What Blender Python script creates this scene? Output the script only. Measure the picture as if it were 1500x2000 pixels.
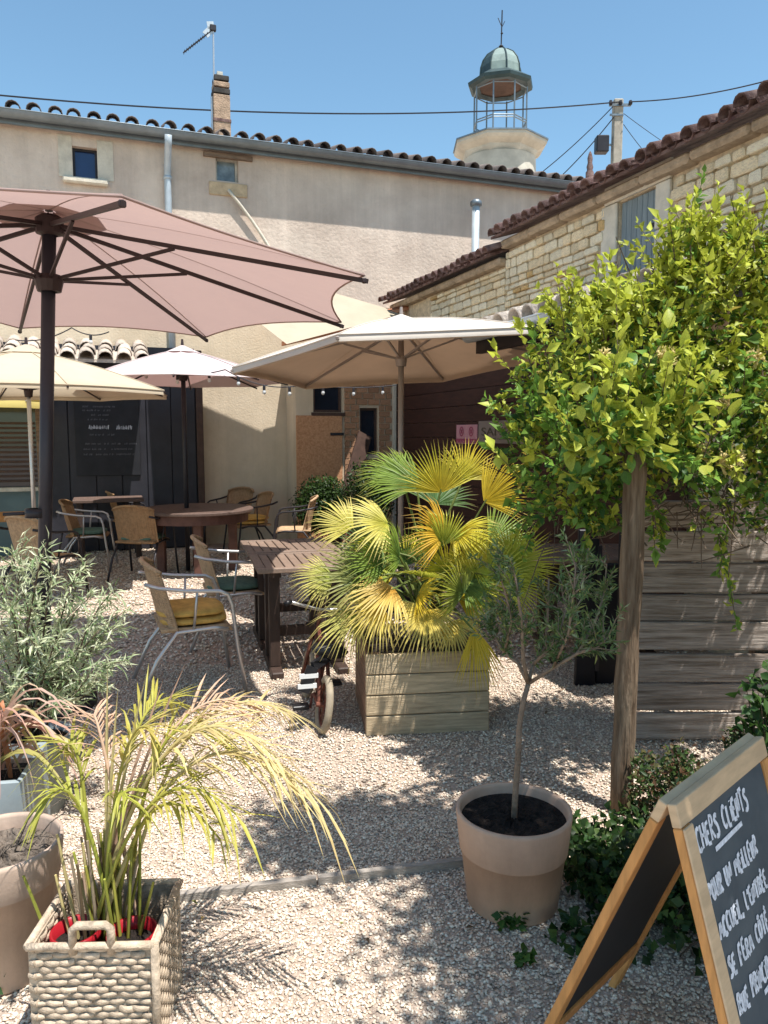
import bpy, math, random
import numpy as np
from mathutils import Vector, Matrix, Euler
R = math.radians
random.seed(7); rng = np.random.default_rng(7)
for o in list(bpy.data.objects): bpy.data.objects.remove(o)
SC = bpy.context.scene
COL = SC.collection

# ------------------------------------------------------------------ camera, sky, sun, exposure
PITCH = R(5.9); CAMZ = 1.6; F = 1500.0
cd = bpy.data.cameras.new('camera'); cam = bpy.data.objects.new('camera', cd); COL.objects.link(cam)
cam.location = (0, 0, CAMZ); cam.rotation_euler = (R(90) - PITCH, 0, 0)
cd.sensor_fit = 'HORIZONTAL'; cd.sensor_width = 36; cd.lens = 36; cd.clip_start = 0.05; cd.clip_end = 2000
SC.camera = cam
SUN = Vector((0.27, -0.27, 1.0)).normalized()
elev = math.asin(SUN.z); azim = math.atan2(SUN.x, SUN.y)
w = bpy.data.worlds.new('World'); SC.world = w; w.use_nodes = True
nt = w.node_tree; bg = nt.nodes['Background']; sk = nt.nodes.new('ShaderNodeTexSky')
sk.sky_type = 'NISHITA'; sk.sun_disc = False; sk.sun_elevation = elev; sk.sun_rotation = azim
sk.altitude = 0; sk.air_density = 1.0; sk.dust_density = 0.3; sk.ozone_density = 3.0
tint = nt.nodes.new('ShaderNodeMix'); tint.data_type = 'RGBA'; tint.blend_type = 'MULTIPLY'; tint.inputs[0].default_value = 1
tint.inputs[7].default_value = (0.85, 0.97, 0.88, 1)
nt.links.new(sk.outputs[0], tint.inputs[6]); nt.links.new(tint.outputs[2], bg.inputs[0]); bg.inputs[1].default_value = 0.115
sd = bpy.data.lights.new('sun', 'SUN'); so = bpy.data.objects.new('sun', sd); COL.objects.link(so)
sd.energy = 4.0; sd.angle = R(0.53); sd.color = (1.0, 0.965, 0.91)
so.rotation_euler = (-SUN).to_track_quat('-Z', 'Y').to_euler(); so.location = (3, -3, 12)
vs = SC.view_settings; vs.view_transform = 'Standard'; vs.look = 'None'; vs.gamma = 1; vs.use_curve_mapping = False
vs.exposure = 1.0

# ------------------------------------------------------------------ geometry of the place
FW = Vector((0, math.cos(PITCH), -math.sin(PITCH))); UP = Vector((0, math.sin(PITCH), math.cos(PITCH))); CAM = Vector((0, 0, CAMZ))
def ray(px, py): return FW + Vector(((px - 750) / F, 0, 0)) + UP * ((1000 - py) / F)
def at(px, py, Y): r = ray(px, py); return CAM + r * (Y / r.y)
def gnd(px, py, z=0.0): r = ray(px, py); return CAM + r * ((z - CAMZ) / r.z)
ROT = R(20.1); CU, SU = math.cos(ROT), math.sin(ROT)        # the yard's walls: u runs along the back wall, v goes away
def uv(p): return Vector((p[0] * CU + p[1] * SU, -p[0] * SU + p[1] * CU, p[2]))
def wd(u, v, z=0.0): return Vector((u * CU - v * SU, u * SU + v * CU, z))
def on_v(px, py, v0):
    r = uv(ray(px, py)); t = v0 / r.y; return Vector((r.x * t, v0, CAMZ + r.z * t))
def on_u(px, py, u0):
    r = uv(ray(px, py)); t = u0 / r.x; return Vector((u0, r.y * t, CAMZ + r.z * t))

# ------------------------------------------------------------------ materials
MATS = {}
def mat(name, col, rough=0.8, var=0.12, scale=8.0, bump=0.0, bscale=None, metal=0.0, spec=0.3, trans=0.0, attr=False,
        stretch=(1, 1, 1), col2=None, rnd=0.0, streak=0.0, detail=6.0, wave=None, thr=(0.35, 0.65), coords='Object', tcol=None):
    m = bpy.data.materials.new(name); MATS[name] = m; m.use_nodes = True
    t = m.node_tree; N = t.nodes; L = t.links; b = N['Principled BSDF']; out = N['Material Output']
    b.inputs['Roughness'].default_value = rough; b.inputs['Metallic'].default_value = metal
    b.inputs['Specular IOR Level'].default_value = spec
    tc = N.new('ShaderNodeTexCoord'); mp = N.new('ShaderNodeMapping'); mp.inputs['Scale'].default_value = stretch
    L.new(tc.outputs[coords], mp.inputs[0])
    nz = N.new('ShaderNodeTexNoise'); nz.inputs['Scale'].default_value = scale; nz.inputs['Detail'].default_value = detail
    nz.inputs['Roughness'].default_value = 0.62
    L.new(mp.outputs[0], nz.inputs['Vector'])
    cr = N.new('ShaderNodeValToRGB'); cr.color_ramp.elements[0].position = thr[0]; cr.color_ramp.elements[1].position = thr[1]
    c2 = col2 if col2 else tuple(min(1, c * (1 + var)) for c in col)
    c1 = col if col2 else tuple(c * (1 - var) for c in col)
    cr.color_ramp.elements[0].color = (*c1, 1); cr.color_ramp.elements[1].color = (*c2, 1)
    L.new(nz.outputs[0], cr.inputs[0]); colo = cr.outputs[0]
    if attr:
        a = N.new('ShaderNodeAttribute'); a.attribute_name = 'col'
        mx = N.new('ShaderNodeMix'); mx.data_type = 'RGBA'; mx.blend_type = 'MULTIPLY'; mx.inputs[0].default_value = 1
        L.new(colo, mx.inputs[6]); L.new(a.outputs['Color'], mx.inputs[7]); colo = mx.outputs[2]
    if rnd:
        oi = N.new('ShaderNodeObjectInfo'); hs = N.new('ShaderNodeHueSaturation'); mr = N.new('ShaderNodeMapRange')
        mr.inputs[3].default_value = 1 - rnd; mr.inputs[4].default_value = 1 + rnd
        L.new(oi.outputs['Random'], mr.inputs[0]); L.new(mr.outputs[0], hs.inputs['Value']); L.new(colo, hs.inputs['Color']); colo = hs.outputs[0]
    if streak:      # run-off stains down a wall, and broad damp patches
        m2 = N.new('ShaderNodeMapping'); m2.inputs['Scale'].default_value = (2.6, 2.6, 0.16); L.new(tc.outputs[coords], m2.inputs[0])
        n3 = N.new('ShaderNodeTexNoise'); n3.inputs['Scale'].default_value = 1.6; n3.inputs['Detail'].default_value = 7; n3.inputs['Roughness'].default_value = .7; L.new(m2.outputs[0], n3.inputs['Vector'])
        n4 = N.new('ShaderNodeTexNoise'); n4.inputs['Scale'].default_value = .55; n4.inputs['Detail'].default_value = 8; n4.inputs['Roughness'].default_value = .72; L.new(tc.outputs[coords], n4.inputs['Vector'])
        for nd, lo_, hi_ in ((n3, .42, .62), (n4, .40, .58)):
            mr2 = N.new('ShaderNodeMapRange'); mr2.inputs[1].default_value = lo_; mr2.inputs[2].default_value = hi_; mr2.inputs[3].default_value = 1-streak; mr2.inputs[4].default_value = 1.0; L.new(nd.outputs[0], mr2.inputs[0])
            mx3 = N.new('ShaderNodeMix'); mx3.data_type = 'RGBA'; mx3.blend_type = 'MULTIPLY'; mx3.inputs[0].default_value = 1; L.new(colo, mx3.inputs[6]); L.new(mr2.outputs[0], mx3.inputs[7]); colo = mx3.outputs[2]
    L.new(colo, b.inputs['Base Color'])
    if bump:
        n2 = N.new('ShaderNodeTexNoise'); n2.inputs['Scale'].default_value = bscale or scale * 4; n2.inputs['Detail'].default_value = 5
        L.new(mp.outputs[0], n2.inputs['Vector'])
        bp = N.new('ShaderNodeBump'); bp.inputs['Strength'].default_value = bump; bp.inputs['Distance'].default_value = 0.02
        L.new(n2.outputs[0], bp.inputs['Height']); L.new(bp.outputs[0], b.inputs['Normal'])
    if wave:
        h = None
        for d, sc in wave:
            wv = N.new('ShaderNodeTexWave'); wv.bands_direction = d; wv.inputs['Scale'].default_value = sc
            wv.inputs['Distortion'].default_value = 1.2; wv.inputs['Detail Scale'].default_value = 2
            L.new(tc.outputs[coords], wv.inputs['Vector'])
            if h is None: h = wv.outputs[1]
            else:
                q = N.new('ShaderNodeMath'); q.operation = 'MULTIPLY'; L.new(h, q.inputs[0]); L.new(wv.outputs[1], q.inputs[1]); h = q.outputs[0]
        bp = N.new('ShaderNodeBump'); bp.inputs['Strength'].default_value = 0.9; bp.inputs['Distance'].default_value = 0.006
        L.new(h, bp.inputs['Height']); L.new(bp.outputs[0], b.inputs['Normal'])
    if trans:
        tr = N.new('ShaderNodeBsdfTranslucent'); ms = N.new('ShaderNodeMixShader'); ms.inputs[0].default_value = trans
        if tcol: tr.inputs[0].default_value = (*tcol, 1)
        else: L.new(colo, tr.inputs[0])
        L.new(b.outputs[0], ms.inputs[1]); L.new(tr.outputs[0], ms.inputs[2]); L.new(ms.outputs[0], out.inputs[0])
    return m
mat('soil_gravel', (0.38, 0.29, 0.225), 0.95, col2=(0.57, 0.46, 0.37), scale=70, bump=0.9, bscale=90)
mat('gravel', (1.0, 0.87, 0.755), 0.9, 0.15, 60, attr=True)
mat('render_upper', (0.58, 0.46, 0.37), 0.95, col2=(0.76, 0.63, 0.515), streak=0.13, scale=0.9, bump=0.45, bscale=26, detail=9)
mat('render_cream', (0.61, 0.50, 0.36), 0.95, col2=(0.68, 0.57, 0.43), streak=0.10, scale=1.1, bump=0.25, bscale=40)
mat('stone_pale', (0.58, 0.52, 0.42), 0.9, 0.14, 6, bump=0.3, bscale=40)
mat('stone_sill', (0.46, 0.44, 0.38), 0.9, 0.2, 12, bump=0.3)
mat('ochre_stone', (0.50, 0.37, 0.23), 0.9, 0.15, 12, bump=0.3)
mat('zinc', (0.20, 0.23, 0.25), 0.45, 0.12, 5, metal=0.6)
mat('zinc_pale', (0.45, 0.50, 0.53), 0.5, 0.1, 5, metal=0.3)
mat('tile_red', (0.085, 0.042, 0.038), 0.9, col2=(0.22, 0.145, 0.125), scale=9, bump=0.5, rnd=0.3)
mat('tile_grey', (0.38, 0.32, 0.27), 0.9, col2=(0.55, 0.46, 0.38), scale=14, bump=0.6, rnd=0.2)
mat('tile_orange', (0.46, 0.18, 0.09), 0.85, col2=(0.55, 0.27, 0.16), scale=8, bump=0.4, rnd=0.2)
mat('tile_dark', (0.10, 0.085, 0.08), 0.9, col2=(0.18, 0.14, 0.12), scale=10, bump=0.4, rnd=0.3)
mat('mortar', (0.62, 0.51, 0.36), 0.98, 0.25, 14, bump=0.7, bscale=50)
mat('stone_a', (0.84, 0.69, 0.46), 0.92, 0.2, 9, bump=0.6, bscale=36, rnd=0.16)
mat('stone_b', (0.88, 0.76, 0.56), 0.92, 0.18, 9, bump=0.6, bscale=36, rnd=0.16)
mat('stone_c', (0.62, 0.42, 0.19), 0.92, 0.2, 9, bump=0.6, bscale=36, rnd=0.2)
mat('ashlar', (0.62, 0.57, 0.47), 0.9, 0.12, 7, bump=0.3, bscale=40)
mat('cornice', (0.40, 0.31, 0.22), 0.9, 0.25, 10, bump=0.5)
mat('shutter_grey', (0.20, 0.245, 0.265), 0.6, 0.12, 10, stretch=(3, 3, 0.4), rnd=0.06)
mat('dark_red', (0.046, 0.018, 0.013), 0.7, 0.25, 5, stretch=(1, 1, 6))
mat('brick_brown', (0.40, 0.22, 0.13), 0.9, 0.25, 8, bump=0.5, rnd=0.15)
mat('osb', (0.42, 0.20, 0.10), 0.8, col2=(0.58, 0.32, 0.17), scale=45, detail=3)
mat('shop_dark', (0.028, 0.028, 0.036), 0.45, 0.2, 4)
mat('slate_board', (0.018, 0.019, 0.024), 0.6, 0.25, 4)
mat('chalk', (0.72, 0.74, 0.80), 0.95, 0.2, 80)
mat('chalk_faint', (0.16, 0.16, 0.18), 0.95, 0.4, 60)
mat('teal_panel', (0.09, 0.14, 0.15), 0.5, 0.1, 4)
mat('glass_dark', (0.012, 0.018, 0.03), 0.06, 0.1, 3, spec=0.6)
mat('glass_blue', (0.012, 0.035, 0.12), 0.15, 0.15, 3, spec=0.5)
mat('glass_pale', (0.16, 0.20, 0.22), 0.2, 0.35, 7, spec=0.5)
mat('frame_brown', (0.07, 0.04, 0.03), 0.6, 0.2, 12)
mat('wood_old', (0.20, 0.14, 0.10), 0.9, 0.3, 14, bump=0.5, stretch=(0.3, 4, 4))
mat('brick_chimney', (0.36, 0.25, 0.17), 0.9, 0.3, 12, bump=0.5)
mat('soot', (0.05, 0.045, 0.04), 0.9, 0.3, 12)
mat('metal_dark', (0.035, 0.032, 0.036), 0.45, 0.15, 6, metal=0.3)
mat('pole_dark', (0.038, 0.035, 0.044), 0.42, 0.1, 6, metal=0.2)
mat('rib_dark', (0.035, 0.022, 0.022), 0.5, 0.15, 6)
mat('alu', (0.55, 0.53, 0.52), 0.38, 0.06, 6, metal=0.7)
mat('pole_taupe', (0.33, 0.28, 0.25), 0.45, 0.08, 6, metal=0.2)
mat('fabric_mauve', (0.50, 0.37, 0.335), 0.95, 0.04, 2.5, trans=0.46, bump=0.25, bscale=7, tcol=(0.45, 0.31, 0.275))
mat('fabric_white', (0.76, 0.69, 0.61), 0.95, 0.05, 2.2, trans=0.30, bump=0.25, bscale=9)
mat('fabric_lining', (0.60, 0.45, 0.33), 0.95, 0.05, 3, trans=0.35)  # browner copy of the parasol cloth; underside shade put into the colour
mat('fabric_beige', (0.62, 0.52, 0.38), 0.95, 0.05, 3, trans=0.3, bump=0.25, bscale=7)
mat('fabric_pink', (0.72, 0.60, 0.58), 0.95, 0.04, 3, trans=0.30, tcol=(0.40, 0.24, 0.22))
mat('fabric_yellow', (0.75, 0.62, 0.22), 0.95, 0.04, 3, trans=0.45)
mat('fabric_sail', (0.50, 0.43, 0.32), 0.95, 0.05, 3, trans=0.25)
mat('wicker', (0.36, 0.215, 0.11), 0.65, 0.2, 30, wave=(('Z', 26), ('X', 14)))
mat('wicker_pale', (0.47, 0.31, 0.18), 0.65, 0.2, 30, wave=(('Z', 26), ('X', 14)))
mat('cushion_green', (0.10, 0.17, 0.13), 0.95, 0.2, 20, bump=0.3)
mat('cushion_ochre', (0.56, 0.34, 0.09), 0.95, 0.2, 14, bump=0.3)
mat('cushion_red', (0.42, 0.06, 0.05), 0.95, 0.2, 14, bump=0.3)
mat('table_wood', (0.12, 0.078, 0.062), 0.6, 0.2, 10, stretch=(6, 1, 6), bump=0.15, rnd=0.12)
mat('table_slat', (0.20, 0.14, 0.105), 0.6, 0.15, 10, stretch=(6, 1, 6), rnd=0.1)
mat('table_leg', (0.050, 0.031, 0.024), 0.6, 0.2, 10, stretch=(6, 6, 1))
mat('table_red', (0.13, 0.062, 0.046), 0.6, 0.2, 10)
mat('table_orange', (0.42, 0.20, 0.06), 0.55, 0.2, 10, stretch=(1, 6, 6))
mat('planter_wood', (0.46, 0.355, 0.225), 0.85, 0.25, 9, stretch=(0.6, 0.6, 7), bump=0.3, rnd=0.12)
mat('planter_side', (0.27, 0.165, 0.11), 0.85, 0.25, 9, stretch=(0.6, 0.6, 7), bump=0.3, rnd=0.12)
mat('fence_wood', (0.17, 0.13, 0.10), 0.92, col2=(0.42, 0.36, 0.31), scale=7, stretch=(0.5, 3, 9), bump=0.6, bscale=20, rnd=0.3)
mat('post_wood', (0.11, 0.07, 0.042), 0.92, col2=(0.25, 0.18, 0.12), scale=7, stretch=(6, 6, 0.5), bump=0.8, bscale=24)
mat('soil', (0.020, 0.014, 0.011), 0.97, 0.5, 40, bump=1.0, bscale=70)
mat('soil_dry', (0.15, 0.12, 0.095), 0.97, 0.4, 40, bump=1.0, bscale=70)
mat('pot_beige', (0.64, 0.43, 0.31), 0.75, 0.10, 5, streak=0.14, bump=0.06, bscale=90)
mat('pot_pale', (0.54, 0.40, 0.31), 0.75, 0.14, 5, streak=0.2, bump=0.06, bscale=90)
mat('pot_red', (0.32, 0.012, 0.02), 0.3, 0.1, 6)
mat('pot_grey', (0.26, 0.30, 0.31), 0.55, 0.12, 8)
mat('pot_black', (0.02, 0.02, 0.024), 0.5, 0.2, 8)
mat('basket', (0.45, 0.355, 0.26), 0.8, 0.3, 40, bump=0.3, rnd=0.2)
mat('bark_olive', (0.24, 0.175, 0.125), 0.9, 0.25, 30, bump=0.6, bscale=60)
mat('bark', (0.12, 0.085, 0.06), 0.95, 0.3, 20, bump=0.6)
mat('leaf', (0.9, 0.9, 0.9), 0.5, 0.12, 12, attr=True, trans=0.35, spec=0.35)
mat('leaf_dull', (0.9, 0.9, 0.9), 0.6, 0.12, 12, attr=True, trans=0.2, spec=0.25)
mat('leaf_lime', (0.44, 0.48, 0.07), 0.45, 0.2, 12, trans=0.4, rnd=0.2)
mat('leaf_green', (0.13, 0.25, 0.045), 0.42, 0.2, 12, trans=0.35, rnd=0.3)
mat('leaf_deep', (0.04, 0.105, 0.022), 0.42, 0.2, 12, trans=0.3, rnd=0.3)
mat('flower_cream', (0.80, 0.66, 0.30), 0.7, 0.2, 30, trans=0.3)
mat('sign_pine', (0.62, 0.44, 0.27), 0.6, 0.12, 7, stretch=(1, 1, 6))
mat('sign_pine_aged', (0.56, 0.27, 0.09), 0.6, 0.18, 9, stretch=(4, 4, 0.7), rnd=0.12)  # deeper orange pine for the stiles and bottom rails
mat('chalkboard', (0.065, 0.082, 0.098), 0.75, col2=(0.10, 0.12, 0.135), scale=5)
mat('sign_grey', (0.22, 0.18, 0.16), 0.6, 0.05, 5)
mat('sign_pink', (0.50, 0.24, 0.27), 0.6, 0.05, 5)
mat('sign_mag', (0.30, 0.05, 0.10), 0.6, 0.05, 5)
mat('letter_olive', (0.075, 0.065, 0.045), 0.6, 0.05, 5)
mat('rust', (0.16, 0.055, 0.035), 0.7, 0.4, 30)
mat('rubber_cream', (0.30, 0.25, 0.18), 0.8, 0.15, 20)
mat('black_plastic', (0.015, 0.015, 0.017), 0.4, 0.2, 10)
mat('white_paint', (0.75, 0.74, 0.72), 0.6, 0.05, 5)
mat('copper_green', (0.035, 0.058, 0.060), 0.5, 0.2, 3)
mat('copper_pale', (0.22, 0.28, 0.255), 0.45, 0.15, 3)  # same dome copper, paler: sunlight put into the colour
mat('tower_stone', (0.52, 0.48, 0.40), 0.92, 0.16, 1.5, bump=0.3)
mat('tower_brown', (0.12, 0.07, 0.05), 0.9, 0.2, 3)
mat('pole_concrete', (0.36, 0.32, 0.26), 0.95, 0.15, 8)
mat('black_paint', (0.010, 0.010, 0.014), 0.5, 0.2, 6)
mat('bulb', (0.60, 0.60, 0.58), 0.15, 0.05, 5, spec=0.6)
mat('edging', (0.33, 0.29, 0.25), 0.9, 0.2, 10, stretch=(1, 6, 6), bump=0.3)

# ------------------------------------------------------------------ mesh helpers
def tag(o, label=None, cat=None, group=None, kind=None):
    if label: o['label'] = label
    if cat: o['category'] = cat
    if group: o['group'] = group
    if kind: o['kind'] = kind
    return o
def thing(name, label, cat, loc=(0, 0, 0), rz=0.0, group=None):
    o = bpy.data.objects.new(name, None); COL.objects.link(o); o.location = loc; o.rotation_euler = (0, 0, rz)
    o.empty_display_size = 0.1
    return tag(o, label, cat, group)
class MB:
    def __init__(s): s.v = []; s.f = []; s.c = []
    def add(s, vs, fs):
        n = len(s.v); s.v += [tuple(p) for p in vs]; s.f += [tuple(i + n for i in f) for f in fs]; return s
    def box(s, lo, hi, M=None, bev=0.0):
        (x0, y0, z0), (x1, y1, z1) = lo, hi
        if bev:
            b = min(bev, (x1-x0)*.45, (y1-y0)*.45, (z1-z0)*.45); vs = []
            for sx in (0, 1):
                for sy in (0, 1):
                    for sz in (0, 1):
                        X = x1 if sx else x0; Y = y1 if sy else y0; Z = z1 if sz else z0
                        dx = -b if sx else b; dy = -b if sy else b; dz = -b if sz else b
                        vs += [(X, Y+dy, Z+dz), (X+dx, Y, Z+dz), (X+dx, Y+dy, Z)]
            I = lambda a, b_, c, k: (a*4+b_*2+c)*3+k
            fs = []
            fs.append([I(0,0,0,0), I(0,0,1,0), I(0,1,1,0), I(0,1,0,0)]); fs.append([I(1,0,0,0), I(1,1,0,0), I(1,1,1,0), I(1,0,1,0)])
            fs.append([I(0,0,0,1), I(1,0,0,1), I(1,0,1,1), I(0,0,1,1)]); fs.append([I(0,1,0,1), I(0,1,1,1), I(1,1,1,1), I(1,1,0,1)])
            fs.append([I(0,0,0,2), I(0,1,0,2), I(1,1,0,2), I(1,0,0,2)]); fs.append([I(0,0,1,2), I(1,0,1,2), I(1,1,1,2), I(0,1,1,2)])
            for a in (0, 1):
                for c in (0, 1):
                    fs.append([I(a,c,0,0), I(a,c,1,0), I(a,c,1,1), I(a,c,0,1)])
                    fs.append([I(a,0,c,0), I(a,1,c,0), I(a,1,c,2), I(a,0,c,2)])
                    fs.append([I(0,a,c,1), I(1,a,c,1), I(1,a,c,2), I(0,a,c,2)])
                    for d in (0, 1): fs.append([I(a,c,d,0), I(a,c,d,1), I(a,c,d,2)])
        else:
            vs = [(x0,y0,z0),(x1,y0,z0),(x1,y1,z0),(x0,y1,z0),(x0,y0,z1),(x1,y0,z1),(x1,y1,z1),(x0,y1,z1)]
            fs = [(0,3,2,1),(4,5,6,7),(0,1,5,4),(1,2,6,5),(2,3,7,6),(3,0,4,7)]
        if M is not None: vs = [M @ Vector(p) for p in vs]
        return s.add(vs, fs)
    def tube(s, pts, r, n=8, cap=True):
        pts = [Vector(p) for p in pts]; k = len(pts); rs = r if isinstance(r, (list, tuple)) else [r]*k
        vs = []; a = None
        for i, p in enumerate(pts):
            t = (pts[min(i+1, k-1)] - pts[max(i-1, 0)]).normalized()
            if a is None: a = t.orthogonal().normalized()
            else: a = (a - t * a.dot(t)); a = a.normalized() if a.length > 1e-6 else t.orthogonal().normalized()
            b = t.cross(a)
            for j in range(n):
                g = 2*math.pi*j/n; vs.append(p + (a*math.cos(g) + b*math.sin(g))*rs[i])
        fs = [(i*n+j, i*n+(j+1)%n, (i+1)*n+(j+1)%n, (i+1)*n+j) for i in range(k-1) for j in range(n)]
        if cap: fs += [tuple(range(n-1, -1, -1)), tuple((k-1)*n+j for j in range(n))]
        return s.add(vs, fs)
    def bar(s, p, q, wd_, ht, up=(0, 0, 1)):
        p = Vector(p); q = Vector(q); t = (q-p).normalized(); u = Vector(up); sd_ = t.cross(u)
        sd_ = sd_.normalized() if sd_.length > 1e-5 else t.orthogonal().normalized(); u = sd_.cross(t)
        vs = [c + sd_*a*wd_/2 + u*b*ht/2 for c in (p, q) for a, b in ((-1,-1),(1,-1),(1,1),(-1,1))]
        return s.add(vs, [(3,2,1,0),(4,5,6,7),(0,1,5,4),(1,2,6,5),(2,3,7,6),(3,0,4,7)])
    def lathe(s, prof, n=32, c=(0, 0, 0), M=None, cap=False):
        vs = []; k = len(prof)
        for r, z in prof:
            for j in range(n):
                g = 2*math.pi*j/n; p = Vector((c[0]+r*math.cos(g), c[1]+r*math.sin(g), c[2]+z)); vs.append(M @ p if M is not None else p)
        fs = [(i*n+j, i*n+(j+1)%n, (i+1)*n+(j+1)%n, (i+1)*n+j) for i in range(k-1) for j in range(n)]
        if cap: fs += [tuple(range(n-1, -1, -1)), tuple((k-1)*n+j for j in range(n))]
        return s.add(vs, fs)
    def mesh(s, name, m, smooth=False):
        me = bpy.data.meshes.new(name); me.from_pydata(s.v, [], s.f); me.materials.append(MATS[m])
        if smooth: me.polygons.foreach_set('use_smooth', [True]*len(me.polygons))
        if s.c:
            a = me.attributes.new('col', 'FLOAT_COLOR', 'POINT')
            a.data.foreach_set('color', np.array([(*c, 1) for c in s.c], dtype=np.float32).ravel())
        me.update(); return me
    def build(s, name, m, parent=None, smooth=False, off=None):
        if off is not None: s.v = [(p[0]-off[0], p[1]-off[1], p[2]-off[2]) for p in s.v]
        o = bpy.data.objects.new(name, s.mesh(name, m, smooth)); COL.objects.link(o)
        if parent is not None: o.parent = parent
        return o
def inst(name, me, parent, M=None):
    o = bpy.data.objects.new(name, me); COL.objects.link(o)
    if parent is not None: o.parent = parent
    if M is not None: o.matrix_local = M
    return o
def npmesh(name, V, Fc, m, cols=None, smooth=False):
    me = bpy.data.meshes.new(name); nv = len(V); nf, k = Fc.shape
    me.vertices.add(nv); me.vertices.foreach_set('co', V.astype(np.float32).ravel())
    me.loops.add(nf*k); me.loops.foreach_set('vertex_index', Fc.astype(np.int32).ravel())
    me.polygons.add(nf); me.polygons.foreach_set('loop_start', np.arange(0, nf*k, k, dtype=np.int32))
    if smooth: me.polygons.foreach_set('use_smooth', np.ones(nf, dtype=bool))
    me.materials.append(MATS[m])
    if cols is not None:
        a = me.attributes.new('col', 'FLOAT_COLOR', 'POINT')
        a.data.foreach_set('color', np.c_[cols, np.ones(nv)].astype(np.float32).ravel())
    me.update(calc_edges=True); return me
def unit(a): return a / (np.linalg.norm(a, axis=-1, keepdims=True) + 1e-9)
def leafmesh(name, P, D, Nn, Ln, Wd, C, m, fold=0.25, droop=0.15):
    """many folded leaves: base point P, direction D, normal Nn, length, width, colour"""
    n = len(P); D = unit(D); S = unit(np.cross(D, Nn)); U = np.cross(S, D); Ln = Ln[:, None]; Wd = Wd[:, None]
    v = np.stack([P, P + D*Ln*.45 + S*Wd*.5 + U*Wd*fold, P + D*Ln*.45 - S*Wd*.5 + U*Wd*fold,
                  P + D*Ln - U*Ln*droop, P + D*Ln*.48 - U*Ln*droop*.2], 1)
    f = np.array([[0, 1, 4], [0, 4, 2], [1, 3, 4], [4, 3, 2]])
    V = v.reshape(-1, 3); Fc = (f[None] + (np.arange(n)*5)[:, None, None]).reshape(-1, 3)
    return npmesh(name, V, Fc, m, np.repeat(C, 5, 0))
def obj(name, me, parent=None):
    o = bpy.data.objects.new(name, me); COL.objects.link(o)
    if parent is not None: o.parent = parent
    return o

# ================================================================== ground
g = MB(); g.add([(-300, -60, 0), (300, -60, 0), (300, 600, 0), (-300, 600, 0)], [(0, 1, 2, 3)])
tag(g.build('ground', 'soil_gravel'), kind='structure')
def gravel():
    Vs = []; Fs = []; Cs = []; nv = 0
    ph = (1 + 5**.5)/2
    ico = unit(np.array([(-1,ph,0),(1,ph,0),(-1,-ph,0),(1,-ph,0),(0,-1,ph),(0,1,ph),(0,-1,-ph),(0,1,-ph),(ph,0,-1),(ph,0,1),(-ph,0,-1),(-ph,0,1)]))
    icf = np.array([(0,11,5),(0,5,1),(0,1,7),(0,7,10),(0,10,11),(1,5,9),(5,11,4),(11,10,2),(10,7,6),(7,1,8),(3,9,4),(3,4,2),(3,2,6),(3,6,8),(3,8,9),(4,9,5),(2,4,11),(6,2,10),(8,6,7),(9,8,1)])
    oc = np.array([(1,0,0),(-1,0,0),(0,1,0),(0,-1,0),(0,0,1),(0,0,-1)], float)
    ocf = np.array([(0,2,4),(2,1,4),(1,3,4),(3,0,4),(2,0,5),(1,2,5),(3,1,5),(0,3,5)])
    pal = np.array([(.80,.74,.69),(.74,.66,.60),(.68,.59,.53),(.58,.50,.45),(.42,.37,.35),(.72,.58,.50),(.86,.82,.78),(.28,.24,.23)])
    pr = np.array([.24,.2,.15,.1,.06,.12,.11,.02])
    for (y0, y1, n, s0, base, bf) in ((1.25, 3.1, 74000, .0048, ico, icf), (3.1, 5.2, 72000, .0068, oc, ocf), (5.2, 10.5, 50000, .013, oc, ocf)):
        y = np.sqrt(rng.uniform(y0**2, y1**2, n)); x = rng.uniform(-1, 1, n)*(y*.58 + .25)
        k = len(base); s = s0*rng.uniform(.55, 1.45, n)
        P = base[None]*(s[:, None, None]*np.stack([rng.uniform(.8, 1.4, n), rng.uniform(.7, 1.1, n), rng.uniform(.38, .62, n)], -1)[:, None])
        P = P*(1 + rng.uniform(-.22, .22, (n, k, 1)))
        a = rng.uniform(0, 6.28, n); b = rng.normal(0, .4, n)
        ca, sa, cb, sb = np.cos(a)[:, None], np.sin(a)[:, None], np.cos(b)[:, None], np.sin(b)[:, None]
        X = P[..., 0]*cb + P[..., 2]*sb; Z = -P[..., 0]*sb + P[..., 2]*cb; Y = P[..., 1]
        P = np.stack([X*ca - Y*sa + x[:, None], X*sa + Y*ca + y[:, None], Z + (s*rng.uniform(.1, .9, n))[:, None]], -1)
        c = pal[rng.choice(8, n, p=pr)]*rng.uniform(.85, 1.1, (n, 1))
        Vs.append(P.reshape(-1, 3)); Fs.append((bf[None] + (np.arange(n)*k)[:, None, None]).reshape(-1, 3) + nv); nv += n*k
        Cs.append(np.repeat(c, k, 0))
    o = obj('gravel', npmesh('gravel', np.vstack(Vs), np.vstack(Fs), 'gravel', np.vstack(Cs)))
    tag(o, 'loose pale gravel covering the restaurant yard', 'gravel', kind='stuff')
gravel()
n = 150; yy = np.sqrt(rng.uniform(1.5**2, 7**2, n)); P_ = np.stack([rng.uniform(-1, 1, n)*yy*.5, yy, rng.uniform(.012, .02, n)], -1); dd_ = rng.normal(0, 1, (n, 3)); dd_[:, 2] *= .15
lit_o = obj('fallen_leaves', leafmesh('fallen_leaves', P_, dd_, rng.normal(0, .25, (n, 3)) + (0, 0, 1), rng.uniform(.015, .04, n), rng.uniform(.006, .018, n), np.array([(.22, .13, .06), (.34, .24, .10), (.14, .09, .05), (.20, .20, .06)])[rng.integers(0, 4, n)], 'leaf_dull')); tag(lit_o, 'dry fallen leaves scattered over the gravel', 'leaves', kind='stuff')
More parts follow.
